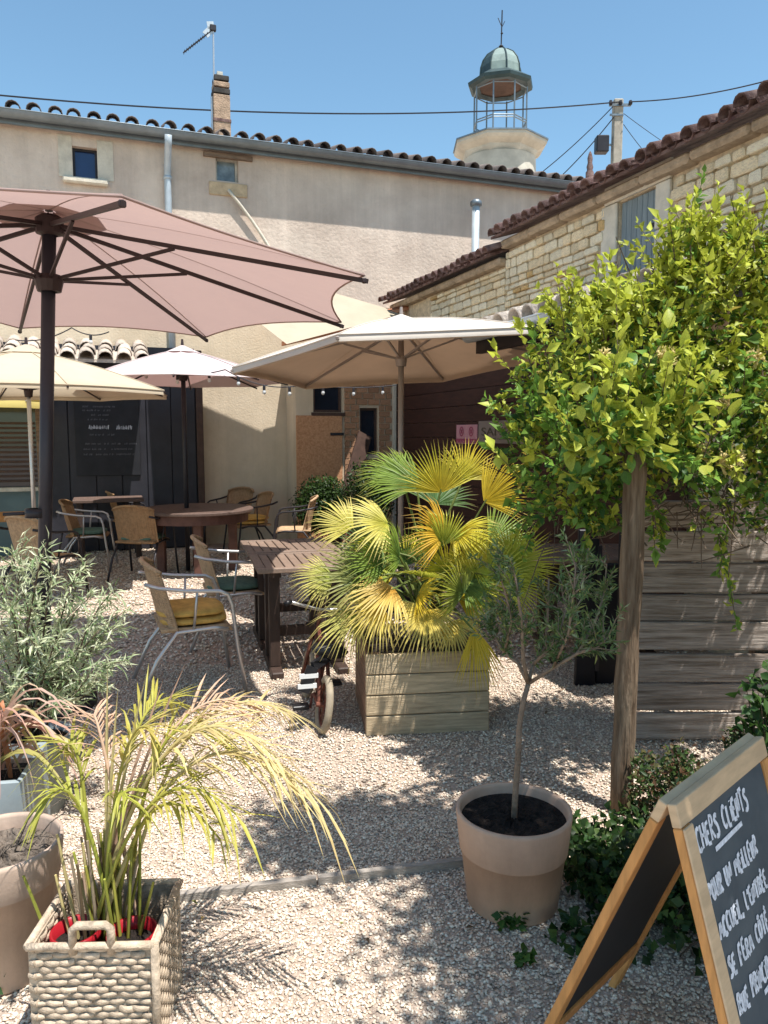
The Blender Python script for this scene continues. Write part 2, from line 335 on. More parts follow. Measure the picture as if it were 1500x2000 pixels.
a = gnd(290, 1766); b = gnd(925, 1690); e = MB(); k = 8
for i in range(2):
    p = a.lerp(b, i*.5); q = a.lerp(b, (i+1)*.5 - .006); e.bar((p.x, p.y, .004), (q.x, q.y, .004 + .004*i), .026, .05)
tag(e.build('edging_board', 'edging'), 'thin weathered timber edging strip crossing the gravel beside the terracotta pot', 'edging')

# ================================================================== big rendered building at the back
V0 = 11.21
bb = thing('rendered_building', 'long beige rendered building with small attic windows closing off the yard', 'building', (0, 0, 0), ROT)
OV = .20; UL, UR = -9.0, 8.6; HE = on_v(0, 214, V0-OV-.03).z
wins = []
for (x0, y0, x1, y1) in ((143, 290, 189, 347), (422, 310, 465, 352)):
    A = on_v(x0, y1, V0); B = on_v(x1, y0, V0); wins.append((A.x, B.x, A.z, B.z))
def wall_holes(mb, u0, u1, z0, z1, v, holes, th=0.35):
    us = sorted({u0, u1, *[h[0] for h in holes], *[h[1] for h in holes]}); zs = sorted({z0, z1, *[h[2] for h in holes], *[h[3] for h in holes]})
    for i in range(len(us)-1):
        for j in range(len(zs)-1):
            cu = (us[i]+us[i+1])/2; cz = (zs[j]+zs[j+1])/2
            if any(h[0] < cu < h[1] and h[2] < cz < h[3] for h in holes): continue
            mb.add([(us[i], v, zs[j]), (us[i+1], v, zs[j]), (us[i+1], v, zs[j+1]), (us[i], v, zs[j+1])], [(0, 1, 2, 3)])
    for h in holes:
        a, b, c, d = h
        mb.add([(a, v, c), (b, v, c), (b, v, d), (a, v, d), (a, v+th, c), (b, v+th, c), (b, v+th, d), (a, v+th, d)],
               [(0, 4, 5, 1), (1, 5, 6, 2), (2, 6, 7, 3), (3, 7, 4, 0)])
m = MB(); wall_holes(m, UL, UR, 0, HE, V0, wins)
m.add([(UL, V0, 0), (UL, V0+7, 0), (UL, V0+7, HE), (UL, V0, HE), (UR, V0, 0), (UR, V0+7, 0), (UR, V0+7, HE), (UR, V0, HE)], [(0, 3, 2, 1), (4, 5, 6, 7), (1, 2, 6, 5)])
wall_b = m.build('wall', 'render_upper', bb)
m = MB(); zc = on_v(690, 640, V0-.03).z
m.box((UL, V0-.03, 0), (on_v(620, 700, V0).x + .6, V0-.002, zc)); m.build('lower_render', 'render_cream', bb)  # same wall made creamier: warm bounced light put into the colour
for i, (a0, a1, c0, c1) in enumerate(wins):
    wo = MB().box((a0, V0+.12, c0), (a1, V0+.14, c1)).build('window', 'glass_blue' if i == 0 else 'glass_pale', bb)
    fr = MB(); t = .03
    for lo, hi in (((a0, V0+.09, c0), (a0+t, V0+.12, c1)), ((a1-t, V0+.09, c0), (a1, V0+.12, c1)), ((a0+t, V0+.09, c0), (a1-t, V0+.12, c0+t)), ((a0+t, V0+.09, c1-t), (a1-t, V0+.12, c1))): fr.box(lo, hi)
    fr.build('frame', 'metal_dark' if i == 0 else 'stone_sill', wo)
    s = MB()
    if i == 0:
        s.box((a0-.13, V0-.09, c0-.08), (a1+.13, V0-.002, c0-.003), bev=.02); s.build('sill', 'stone_pale', wo)
        MB().box((a0-.17, V0-.012, c0), (a0-.002, V0-.001, c1+.12)).build('jamb_stone', 'stone_pale', wo); MB().box((a1+.002, V0-.012, c0), (a1+.2, V0-.001, c1+.1)).build('jamb_stone', 'stone_pale', wo)
    else:
        s.box((a0-.1, V0-.02, c0-.20), (a1+.12, V0-.002, c0-.02), bev=.015); s.build('sill', 'ochre_stone', wo)
        A = on_v(397, 301, V0); B = on_v(492, 306, V0)
        s = MB(); s.bar((A.x, V0-.02, A.z), (B.x, V0-.02, A.z), .05, .06); s.build('lintel', 'wood_old', wo)
# roof: slab, gutter, two rows of barrel tiles along the eave
roof = MB(); sl = math.tan(R(16))
roof.add([(UL-.3, V0-OV, HE+.04), (UR+.3, V0-OV, HE+.04), (UR+.3, V0+7, HE+.04+sl*(7+OV)), (UL-.3, V0+7, HE+.04+sl*(7+OV)),
          (UL-.3, V0-OV, HE-.02), (UR+.3, V0-OV, HE-.02), (UR+.3, V0+7, HE-.02+sl*(7+OV)), (UL-.3, V0+7, HE-.02+sl*(7+OV))],
         [(0, 1, 2, 3), (7, 6, 5, 4), (4, 5, 1, 0), (5, 6, 2, 1), (7, 4, 0, 3)])
roof_b = roof.build('roof', 'tile_dark', bb)
m = MB(); m.box((UL-.3, V0-OV+.06, HE-.12), (UR+.3, V0-OV+.10, HE-.022)); m.build('fascia', 'zinc', roof_b)
def gutter(mb, p, q, r=.075):
    p = Vector(p); q = Vector(q); t = (q-p).normalized(); s_ = t.cross(Vector((0, 0, 1))).normalized(); n = 9; vs = []
    for c in (p, q):
        for j in range(n):
            gg = math.pi + math.pi*j/(n-1)
            vs.append(c + s_*math.cos(gg)*r + Vector((0, 0, math.sin(gg)*r)))
    mb.add(vs, [(j, j+1, n+j+1, n+j) for j in range(n-1)])
    mb.tube([p + s_*r, q + s_*r], .008, 6)
m = MB(); gutter(m, (UL-.3, V0-OV-.03, HE+.0), (UR+.3, V0-OV-.03, HE+.0), .085); m.build('gutter', 'zinc', bb, True)
def tile_mesh(r, L, th=.012, n=7, mname='tile_red', nm='tile'):
    mb = MB(); vs = []
    for (y, rr) in ((0, r), (L, r*.85)):
        for q in (rr, rr-th):
            for j in range(n): gg = math.pi*j/(n-1); vs.append((math.cos(gg)*q, y, math.sin(gg)*q))
    fs = []
    for j in range(n-1):
        fs += [(j+1, j, 2*n+j, 2*n+j+1), (n+j, n+j+1, 3*n+j+1, 3*n+j), (j, j+1, n+j+1, n+j), (2*n+j+1, 2*n+j, 3*n+j, 3*n+j+1)]
    mb.add(vs, fs); return mb.mesh(nm, mname, True)
tm_dark = tile_mesh(.088, .42, mname='tile_dark')
def tile_row(me, parent, p0, p1, step, slope_dir, z_add=0.0, tilt=R(16), jit=.012, rows=1, rowstep=.34, name='tile'):
    """barrel tiles side by side from p0 to p1; slope_dir = horizontal uphill direction angle (in parent frame)"""
    p0 = Vector(p0); p1 = Vector(p1); n = max(1, int((p1-p0).length/step)); up_ = Vector((math.cos(slope_dir), math.sin(slope_dir), math.tan(tilt)))
    for rw in range(rows):
        for i in range(n+1):
            p = p0.lerp(p1, i/n) + up_*(rowstep*rw) + Vector((random.uniform(-jit, jit), random.uniform(-jit, jit), z_add + random.uniform(-jit, jit)*.6 + .006*rw))
            M = Matrix.Translation(p) @ Matrix.Rotation(slope_dir - math.pi/2 + random.uniform(-.05, .05), 4, 'Z') @ Matrix.Rotation(tilt + random.uniform(-.02, .03), 4, 'X')
            inst(name, me, parent, M)
tile_row(tm_dark, roof_b, (-5.6, V0-OV-.06, HE+.035), (7.6, V0-OV-.06, HE+.035), .235, R(90))
# downpipe
A = on_v(325, 300, V0)
m = MB(); m.tube([(A.x, V0-.36, HE-.09), (A.x, V0-.30, HE-.2), (A.x, V0-.09, HE-.42), (A.x, V0-.075, HE-.6), (A.x, V0-.075, .1)], .048, 10)
for z in (HE-.55, HE-1.9, HE-3.4): m.lathe([(.05, -.02), (.058, -.02), (.058, .02), (.05, .02)], 10, (A.x, V0-.075, z))
m.build('downpipe', 'zinc_pale', bb, True)
A = on_v(445, 372, V0-.03); B = on_v(528, 490, V0-.03)
m = MB(); pts = [A.lerp(B, t) + Vector((.03*math.sin(t*3.1), -.03, 0)) for t in np.linspace(0, 1, 9)]; pts.append(on_v(560, 620, V0-.05)); m.tube(pts, .022, 8)
m.build('conduit', 'stone_pale', bb, True)
# chimney with its antenna
A = on_v(432, 245, V0+1.0); cw = .125
ch = thing('chimney', 'weathered brick chimney with blackened crown on the rendered building roof', 'chimney', wd(A.x, V0+1.0, HE+.1), ROT)
hz = on_v(432, 150, V0+1.0).z - (HE+.1)
m = MB(); m.box((-cw, -cw, 0), (cw, cw, hz*.45), bev=.01); m.box((-cw*.98, -cw*.98, hz*.47), (cw*.98, cw*.98, hz*.76), bev=.01); m.build('stack', 'brick_chimney', ch)
m = MB(); m.box((-cw*1.06, -cw*1.06, hz*.44), (cw*1.06, cw*1.06, hz*.475)); m.build('band', 'tile_red', ch)
m = MB(); m.box((-cw*1.05, -cw*1.05, -.05), (cw*1.15, cw*1.1, .12), bev=.02); m.build('flashing', 'stone_pale', ch)
for i in range(3):
    z = hz*(.77+.075*i); m = MB(); m.box((-cw*(1.0-.08*i), -cw, z), (cw*(1.0-.05*i), cw, z+hz*.06), bev=.008); m.build('crown_brick', 'soot' if i != 1 else 'brick_chimney', ch)
m = MB(); m.box((-.05, -.06, hz), (.03, .06, hz*1.04)); m.build('cap', 'stone_sill', ch)
A2 = on_v(418, 245, V0+.95); Z0 = HE+.15; T = on_v(421, 58, V0+.95)
an = thing('tv_antenna', 'tilted television antenna on a thin mast beside the brick chimney', 'antenna', wd(A2.x, A2.y, Z0), ROT)
top = Vector((.02, 0, T.z - Z0)); m = MB(); m.tube([(0, 0, 0), top], .013, 8); m.tube([(-.02, 0, .0), (-.02, 0, top.z*.47)], .022, 8); m.build('mast', 'alu', an)
E1 = on_v(358, 103, V0+.95) - Vector((A2.x, A2.y, Z0)); m = MB(); m.tube([top + (top-E1)*.05, E1], .010, 6); m.build('boom', 'metal_dark', an)
dv = (E1-top).normalized(); pr_ = Vector((0, 1, 0))
for i in range(11):
    p = top.lerp(E1, .22+.075*i); m = MB(); m.tube([p - pr_*.07, p + pr_*.07], .005, 5); m.build('director', 'metal_dark', an)
for sgn in (-1, 1):
    m = MB(); p = top + Vector((-.03, 0, .0)); m.bar(p, p + Vector((-.09*(.2 if sgn > 0 else 1.0), 0, .10*sgn)), .10, .010, (0, 1, 0)); m.build('reflector', 'zinc_pale', an)
m = MB(); m.box((top.x-.05, -.03, top.z-.03), (top.x+.04, .03, top.z+.06), bev=.01); m.build('clamp', 'metal_dark', an)

# ---- shop front in the lower left of that building
V1 = V0 - .28
sh = thing('shop_front', 'dark panelled shop front under a pale tiled lean-to roof', 'shop front', (0, 0, 0), ROT)
uL = on_v(-160, 800, V1).x; uA = on_v(78, 800, V1).x; uB = on_v(396, 800, V1).x; zT = 2.62
npan = 6; ps = np.linspace(uA, uB-.10, npan+1)
m = MB(); m.box((uA, V1+.05, 0), (uB-.02, V0-.032, zT)); m.build('wall', 'shop_dark', sh)
for i in range(npan):
    m = MB(); m.box((ps[i]+.004, V1, 0.02), (ps[i+1]-.004, V1+.047, zT-.02), bev=.006); m.build('panel', 'shop_dark', sh)
m = MB(); m.box((uB-.09, V1-.03, 0), (uB, V0-.034, zT+.1), bev=.008); m.build('corner_post', 'frame_brown', sh)
# window bay at far left
zs_ = on_v(30, 952, V1).z
m = MB(); m.box((uL, V1+.02, 0), (uA-.06, V0-.034, zs_-.05)); m.build('base_panel', 'teal_panel', sh)
m = MB(); m.box((uL, V1-.05, zs_-.05), (uA-.06, V0-.036, zs_)); m.build('ledge', 'stone_sill', sh)
wb = MB().box((uL, V1+.08, zs_+.002), (uA-.06, V1+.1, zT-.1)).build('window', 'glass_dark', sh)
for x in (uL+.5, uA-.62):
    m = MB(); m.box((x, V1+.04, zs_+.002), (x+.05, V1+.079, zT-.1)); m.build('mullion', 'frame_brown', wb)
zb = zs_ + .02
for i in range(13):
    m = MB(); z = zb+.045+.062*i; m.box((uL, V1+.055, z), (uA-.075, V1+.075, z+.030)); m.build('slat', 'frame_brown', wb)
m = MB(); m.box((uA-.058, V1-.01, 0), (uA-.004, V1+.045, zT), bev=.006); m.build('jamb', 'wood_old', sh)
m = MB(); m.box((uL-.2, V1-.02, zT+.002), (uB-.1, V0-.034, zT+.12)); m.build('lintel', 'shop_dark', sh)
# lean-to roof with pale tiles
uE = on_v(292, 700, V1-.65).x; zE = on_v(240, 703, V1-.65).z
vE = V1-.65; m = MB(); tl = math.tan(R(15))
m.add([(uL-.4, vE, zE), (uE, vE, zE), (uE, V0-.035, zE+tl*(V0-vE)), (uL-.4, V0-.035, zE+tl*(V0-vE)), (uL-.4, vE, zE-.04), (uE, vE, zE-.04), (uE, V0-.035, zE-.04+tl*(V0-vE)), (uL-.4, V0-.035, zE-.04+tl*(V0-vE))],
      [(0, 1, 2, 3), (7, 6, 5, 4), (4, 5, 1, 0), (5, 6, 2, 1), (7, 4, 0, 3)])
lr = m.build('roof', 'tile_grey', sh)
tile_row(tile_mesh(.095, .4, mname='tile_grey'), lr, (uL-.2, vE-.05, zE+.005), (uE-.08, vE-.05, zE+.005), .21, R(90), tilt=R(15), rows=3, rowstep=.3)
# menu blackboard
def squig(mb, P, dx, up_, w_, h_, th=.006, seed=0, out=(0, -1, 0)):
    """one line of joined-up chalk handwriting too small to read"""
    rr = random.Random(seed); x = 0; pts = []; P = Vector(P); dx = Vector(dx); up_ = Vector(up_)
    while x < w_:
        if rr.random() < .16:
            if len(pts) > 2: ribbon(mb, pts, th, Vector(out))
            pts = []; x += h_*.7; continue
        pts += [P + dx*x + up_*(h_*rr.uniform(0, .2)), P + dx*(x+h_*.12) + up_*(h_*rr.uniform(.55, 1.0))]; x += h_*.28
    if len(pts) > 2: ribbon(mb, pts, th, Vector(out))
def ribbon(mb, pts, w_, nrm, lift=0.0):
    vs = []; k = len(pts)
    for i, p in enumerate(pts):
        t = (Vector(pts[min(i+1, k-1)]) - Vector(pts[max(i-1, 0)])); t = t.normalized() if t.length > 1e-9 else Vector((1, 0, 0))
        s_ = t.cross(nrm).normalized()*w_/2; q = Vector(p) + nrm*lift
        vs += [q + s_, q - s_]
    mb.add(vs, [(2*i, 2*i+1, 2*i+3, 2*i+2) for i in range(k-1)])
A = on_v(150, 930, V1-.03); B = on_v(270, 757, V1-.03)
mbd = thing('menu_blackboard', 'tall black menu board chalked with faint lines on the dark shop front', 'menu board', wd(A.x, V1-.03, 0), ROT)
bw = B.x-A.x; bz0 = A.z; bz1 = B.z+.06
m = MB(); m.box((0, 0, bz0), (bw, .026, bz1), bev=.004); m.build('board', 'slate_board', mbd)
m = MB(); squig(m, (bw*.12, -.004, bz1-.22), (1, 0, 0), (0, 0, 1), bw*.58, .075, .012, 3); squig(m, (bw*.08, -.004, bz1-.62), (1, 0, 0), (0, 0, 1), bw*.8, .065, .010, 4); m.build('heading', 'chalk', mbd)
m = MB()
for i, (z, a0, a1) in enumerate(((.33, .13, .62), (.38, .13, .55), (.44, .2, .6), (.50, .2, .5), (.70, .2, .6), (.82, .12, .95), (.89, .12, .9), (.96, .12, .92))):
    squig(m, (bw*a0, -.004, bz1-z), (1, 0, 0), (0, 0, 1), bw*(a1-a0), .028, .005, 10+i)
m.build('writing', 'chalk_faint', mbd)

# ================================================================== stone building on the right
U0 = 4.13; HS = 3.62
sb = thing('stone_building', 'rubble stone building with grey plank shutter and red tiled eave', 'building', (0, 0, 0), ROT)
vc = on_u(990, 550, U0).y; vN = -1.5
sA = on_u(1204, 480, U0); sB = on_u(1280, 430, U0); zt = on_u(1280, 362, U0).z; zl = on_u(1240, 575, U0).z - .3
hole = (sB.y, sA.y, zl, zt)
def plane_u(mb, u, v0, v1, z0, z1, holes, th=.3):
    t = MB(); wall_holes(t, v0, v1, z0, z1, 0, holes, th); mb.add([(u + p[1], p[0], p[2]) for p in t.v], [f[::-1] for f in t.f])
m = MB(); plane_u(m, U0+.02, vN, vc, 0, HS, [hole])
m.add([(U0+.02, vN, 0), (U0+6, vN, 0), (U0+6, vN, HS), (U0+.02, vN, HS), (U0+.02, vc, 0), (U0+6, vc, 0), (U0+6, vc, HS), (U0+.02, vc, HS)], [(0, 1, 2, 3), (7, 6, 5, 4)])
wall_s = m.build('wall', 'mortar', sb)
lb = thing('low_stone_building', 'lower stone wing with red tiled roof behind the metal flue', 'building', (0, 0, 0), ROT)
HL = HS - .16
m = MB(); m.box((U0+.02, vc+.004, 0), (U0+5, V0-.01, HL)); wall_l = m.build('wall', 'mortar', lb)
def stone_mesh(seed, mname):
    rr = random.Random(seed); mb = MB(); mb.box((-.5, -.5, -.5), (.5, .5, .5), bev=.13)
    mb.v = [(p[0]*(1+rr.uniform(-.1, .1)), p[1]*(1+rr.uniform(-.06, .06)), p[2]*(1+rr.uniform(-.09, .09))) for p in mb.v]
    return mb.mesh('stone', mname)
SM = [stone_mesh(i, ('stone_a', 'stone_b', 'stone_a', 'stone_b', 'stone_b', 'stone_c', 'stone_a', 'stone_b')[i]) for i in range(8)]
def lay_stones(parent, v0, v1, z0, z1, avoid, limit, u=U0, hmin=.05, hmax=.105):
    z = z0; cnt = 0; rest = MB()
    while z < z1 - .03:
        h = min(random.uniform(hmin, hmax), z1-z); v = v0
        while v < v1 - .02:
            L = min(random.choice((.11, .14, .17, .2, .25))*random.uniform(.85, 1.15), v1-v); cv, cz = v+L/2, z+h/2
            if not any(a[0]-.01 < cv < a[1]+.01 and a[2]-.01 < cz < a[3]+.01 for a in avoid):
                if v > 3.75 and cnt < 300:
                    j = random.choices(range(8), (4, 4, 4, 4, 4, 1.2, 4, 4))[0]
                    M = Matrix.Translation((u + .012 + random.uniform(-.012, .008), cv, cz)) @ Matrix.Rotation(random.uniform(-.04, .04), 4, 'X') @ Matrix.Diagonal((.06, L-.014, h-.014, 1))
                    inst('stone', SM[j], parent, M); cnt += 1
                else: rest.box((u-.01, v+.006, z+.006), (u+.019, v+L-.006, z+h-.006), bev=.01)
            v += L
        z += h
    return cnt, rest
jamb = .17
av = [(hole[0]-jamb, hole[1]+jamb, hole[2], hole[3]+.16)]
n1, rest = lay_stones(wall_s, 1.2, vc, 2.62, HS-.11, av, 300)
if rest.v: tag(rest.build('wall_stones', 'stone_a', wall_s), kind='stuff')
n2, _ = lay_stones(wall_l, vc+.02, vc+2.0, 2.7, HL-.1, [], 100)
print('stones', n1, n2)
for i, (lo, hi) in enumerate((((U0-.015, hole[0]-jamb+.004, hole[2]), (U0+.018, hole[0]-.003, hole[2]+.48)), ((U0-.012, hole[0]-jamb+.02, hole[2]+.49), (U0+.018, hole[0]-.003, hole[3]-.35)),
        ((U0-.016, hole[0]-jamb+.004, hole[3]-.34), (U0+.018, hole[0]-.003, hole[3])), ((U0-.015, hole[1]+.003, hole[2]), (U0+.018, hole[1]+jamb-.01, hole[2]+.6)),
        ((U0-.012, hole[1]+.003, hole[2]+.61), (U0+.018, hole[1]+jamb+.04, hole[3])), ((U0-.018, hole[0]-jamb, hole[3]+.006), (U0+.018, hole[1]+jamb, hole[3]+.155)))):
    m = MB(); m.box(lo, hi, bev=.008); m.build('ashlar_block', 'ashlar', wall_s)
sh_ = thing('plank_shutter', 'closed blue grey plank shutter in the stone wall', 'shutter', (0, 0, 0), ROT)
npk = 7; L = (hole[1]-hole[0]-.02)/npk
for i in range(npk):
    m = MB(); m.box((U0+.035, hole[0]+.01+L*i+.002, hole[2]), (U0+.06, hole[0]+.01+L*(i+1)-.002, hole[3]-.01), bev=.004); m.build('plank', 'shutter_grey', sh_)
for z in (hole[2]+.35, hole[3]-.3):
    m = MB(); m.box((U0+.02, hole[0]-.01, z), (U0+.034, hole[0]+.12, z+.03)); m.build('hinge', 'metal_dark', sh_)
# cornice, roof and tiles
def eave(parent, v0, v1, H, tiles_from, vis_mat='tile_red'):
    nco = int((v1-v0)/.55); 
    for i in range(nco):
        a_, b_ = v0+(v1-v0)*i/nco, v0+(v1-v0)*(i+1)/nco
        m = MB(); m.box((U0-.10, a_+.003, H-.075 + random.uniform(-.008, .008)), (U0+.12, b_-.003, H), bev=.02); m.build('cornice_block', 'cornice', parent)
    m = MB(); t_ = math.tan(R(17))
    m.add([(U0-.2, v0, H+.03), (U0-.2, v1, H+.03), (U0+5, v1, H+.03+t_*5.2), (U0+5, v0, H+.03+t_*5.2), (U0-.2, v0, H+.004), (U0-.2, v1, H+.004), (U0+5, v1, H+.004+t_*5.2), (U0+5, v0, H+.004+t_*5.2)],
          [(3, 2, 1, 0), (4, 5, 6, 7), (0, 1, 5, 4), (1, 2, 6, 5), (3, 0, 4, 7)])
    r_ = m.build('roof', 'tile_red', parent)
    tm = tile_mesh(.068, .42, mname=vis_mat)
    tile_row(tm, r_, (U0-.25, max(v0, tiles_from), H+.035), (U0-.25, v1-.06, H+.035), .165, 0.0, tilt=R(17), jit=.02, rows=2)
    cm = tile_mesh(.062, .4, mname=vis_mat)      # channel tiles, turned over, between the covers
    n = int((v1-.06-max(v0, tiles_from))/.165)
    for i in range(n):
        p = Vector((U0-.22, max(v0, tiles_from)+.083+.165*i, H+.065))
        inst('tile', cm, r_, Matrix.Translation(p) @ Matrix.Rotation(-math.pi/2, 4, 'Z') @ Matrix.Rotation(R(17), 4, 'X') @ Matrix.Rotation(math.pi, 4, 'Y'))
eave(sb, vN, vc, HS, 2.8)
eave(lb, vc+.006, V0-.42, HL, vc)
# dark red boarding on the yard side of the wall, and the signs on it
db = thing('boarded_wall', 'dark red boarded wall in shade under the lean-to', 'wall', (0, 0, 0), ROT)
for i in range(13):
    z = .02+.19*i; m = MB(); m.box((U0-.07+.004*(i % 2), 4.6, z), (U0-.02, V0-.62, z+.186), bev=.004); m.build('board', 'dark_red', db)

# ================================================================== annex in the far corner (door, window, brick)
VA = V0 - .62
ax = thing('corner_annex', 'small annex with plywood door, brick pier and orange tiled verge', 'annex', (0, 0, 0), ROT)
u0 = on_v(578, 850, VA).x; u1 = U0-.075
P1 = on_v(592, 662, VA); P2 = on_v(925, 578, VA); sl_ = (P2.z-P1.z)/(P2.x-P1.x)
zL = P1.z + sl_*(u0-P1.x) - .12; zR = P1.z + sl_*(u1-P1.x) - .12
wA = on_v(612, 805, VA); wB = on_v(668, 752, VA); w2A = on_v(703, 850, VA); w2B = on_v(738, 797, VA)
h1 = (wA.x, wB.x, wA.z, wB.z); h2 = (w2A.x, w2B.x, w2A.z-.28, w2B.z)
m = MB(); wall_holes(m, u0, u1, 0, min(zL, 2.66), VA, [h1, h2], .2)
zt_ = min(zL, 2.66)
m.add([(u0, VA, zt_), (u1, VA, zt_), (u1, VA, zR), (u0, VA, zL), (u0, V0, 0), (u0, VA, 0), (u0, VA, zL), (u0, V0, zL)], [(0, 1, 2, 3), (4, 5, 6, 7)])
wall_a = m.build('wall', 'render_cream', ax)
for i, h in enumerate((h1, h2)):
    wo = MB().box((h[0], VA+.08, h[2]), (h[1], VA+.1, h[3])).build('window', 'glass_dark', ax)
    fr = MB(); t = .035
    for lo, hi in (((h[0], VA+.05, h[2]), (h[0]+t, VA+.08, h[3])), ((h[1]-t, VA+.05, h[2]), (h[1], VA+.08, h[3])), ((h[0]+t, VA+.05, h[2]), (h[1]-t, VA+.08, h[2]+t)), ((h[0]+t, VA+.05, h[3]-t), (h[1]-t, VA+.08, h[3]))): fr.box(lo, hi)
    fr.build('frame', 'frame_brown', wo)
    if i == 0: MB().box((h[0]-.03, VA-.05, h[2]-.05), (h[1]+.03, VA-.002, h[2]-.004)).build('sill', 'frame_brown', wo)
dA = on_v(580, 960, VA-.03); dB = on_v(668, 812, VA-.03)
door = MB().box((dA.x, VA-.045, .03), (dB.x, VA-.004, dB.z), bev=.004).build('door', 'osb', ax)
for z in (dB.z-.28, .5): MB().box((dB.x-.18, VA-.056, z), (dB.x+.02, VA-.046, z+.04)).build('hinge', 'metal_dark', door)
# brick pier face to the right of the door: each course is bricks
b0 = dB.x+.04; b1 = on_v(772, 850, VA).x - .06; zz = .02; r_ = 0
BM = MB().box((-.5, -.5, -.5), (.5, .5, .5), bev=.05).mesh('brick', 'brick_brown')
while zz < 2.6:
    spans = [(b0, b1)] if not (zz+.1 > h2[2]-.02 and zz < h2[3]+.02) else [(b0, h2[0]-.012), (h2[1]+.012, b1)]
    for (sa, sb2) in spans:
        x = sa - (.0 if r_ % 2 else .085)
        while x < sb2:
            a_ = max(x, sa); b_ = min(x+.17, sb2)
            if b_-a_ > .03: inst('brick', BM, wall_a, Matrix.Translation(((a_+b_)/2, VA-.010, zz+.042)) @ Matrix.Diagonal((b_-a_-.010, .03, .076, 1)))
            x += .18
    zz += .086; r_ += 1
MB().box((b1+.005, VA-.05, 0), (b1+.06, VA-.002, 2.72), bev=.005).build('corner_trim', 'stone_pale', ax)
m = MB(); m.add([(u0-.15, VA-.2, zL+.12), (u1, VA-.2, zR+.12), (u1, V0-.45, zR+.12), (u0-.15, V0-.45, zL+.12), (u0-.15, VA-.2, zL+.06), (u1, VA-.2, zR+.06), (u1, V0-.45, zR+.06), (u0-.15, V0-.45, zL+.06)],
      [(0, 1, 2, 3), (7, 6, 5, 4), (4, 5, 1, 0), (5, 6, 2, 1), (7, 4, 0, 3)])
ra = m.build('roof', 'tile_orange', ax)
tmv = tile_mesh(.085, .46, mname='tile_orange'); n = 11
for i in range(n):
    p = Vector((u0-.15, VA-.2, zL+.13)).lerp(Vector((u1, VA-.2, zR+.13)), i/n)
    inst('verge_tile', tmv, ra, Matrix.Translation(p) @ Matrix.Rotation(-math.pi/2, 4, 'Z') @ Matrix.Rotation(math.atan(sl_)+.03, 4, 'X'))
# flue
A = on_v(925, 600, VA+.25)
fl = thing('metal_flue', 'tall galvanised flue pipe with cowl rising from the annex roof', 'flue', wd(A.x, VA+.25, 0), ROT)
zt2 = on_v(931, 402, VA+.25).z
m = MB(); m.tube([(0, 0, 2.6), (0.02, 0, zt2)], .058, 14); m.build('pipe', 'zinc_pale', fl, True)
m = MB(); m.lathe([(.058, 0), (.088, .01), (.088, .07), (.05, .10), (.0, .105)], 14, (.02, 0, zt2-.01)); m.build('cowl', 'zinc', fl, True)
m = MB(); m.lathe([(.062, -.03), (.066, -.03), (.066, .03), (.062, .03)], 14, (.01, 0, zt2-.9)); m.build('collar', 'zinc', fl, True)
# planks leaning on the annex
lp = thing('leaning_plank', 'dark plank leaning against the brick pier behind the palm', 'plank', (0, 0, 0), ROT)
A = on_v(668, 1010, VA-.5); B = on_v(712, 848, VA-.07); m = MB(); m.bar((A.x-.2, VA-.65, 0), (B.x, VA-.09, B.z), .22, .03, (0, 1, .3)); m.build('plank', 'frame_brown', lp)

# ================================================================== lean-to roof on posts along the boarded wall
UE = 3.19; ZE = 2.47
lt = thing('lean_to', 'lean-to roof with grey gutter on dark posts over the terrace', 'lean-to', (0, 0, 0), ROT)
va, vb = 3.0, 6.35; sl2 = math.tan(R(13))
m = MB(); m.add([(UE, va, ZE+.03), (UE, vb, ZE+.03), (U0-.02, vb, ZE+.03+sl2*(U0-UE)), (U0-.02, va, ZE+.03+sl2*(U0-UE)), (UE, va, ZE-.02), (UE, vb, ZE-.02), (U0-.02, vb, ZE-.02+sl2*(U0-UE)), (U0-.02, va, ZE-.02+sl2*(U0-UE))],
      [(3, 2, 1, 0), (4, 5, 6, 7), (0, 1, 5, 4), (1, 2, 6, 5), (3, 0, 4, 7)])
rl = m.build('roof', 'tile_dark', lt)
tile_row(tile_mesh(.095, .42, mname='tile_grey'), rl, (UE-.05, va, ZE+.035), (UE-.05, vb-.08, ZE+.035), .225, 0.0, tilt=R(13), rows=3, rowstep=.33)
m = MB(); m.box((UE+.02, va, ZE-.16), (UE+.08, vb, ZE-.024)); m.build('beam', 'metal_dark', lt)
m = MB(); gutter(m, (UE-.06, vb, ZE-.0), (UE-.06, va, ZE-.0), .07); m.build('gutter', 'zinc_pale', lt, True)
for v in (4.18,):
    m = MB(); m.box((UE+.02, v-.045, 0), (UE+.11, v+.045, ZE-.162), bev=.004); m.build('post', 'black_paint', lt)
# signs
def disc(mb, c, r, axis_u, axis_v, n=20, r0=0.0):
    c = Vector(c); vs = []
    for rr in (r0, r):
        for j in range(n): g_ = 2*math.pi*j/n; vs.append(c + Vector(axis_u)*math.cos(g_)*rr + Vector(axis_v)*math.sin(g_)*rr)
    mb.add(vs, [(j, (j+1) % n, n+(j+1) % n, n+j) for j in range(n)])
us = U0-.085
A = on_u(891, 866, us); B = on_u(932, 829, us)
sp = thing('pink_notice', 'small pink notice with two round symbols on the dark red wall', 'sign', wd(us, 0, 0), ROT)
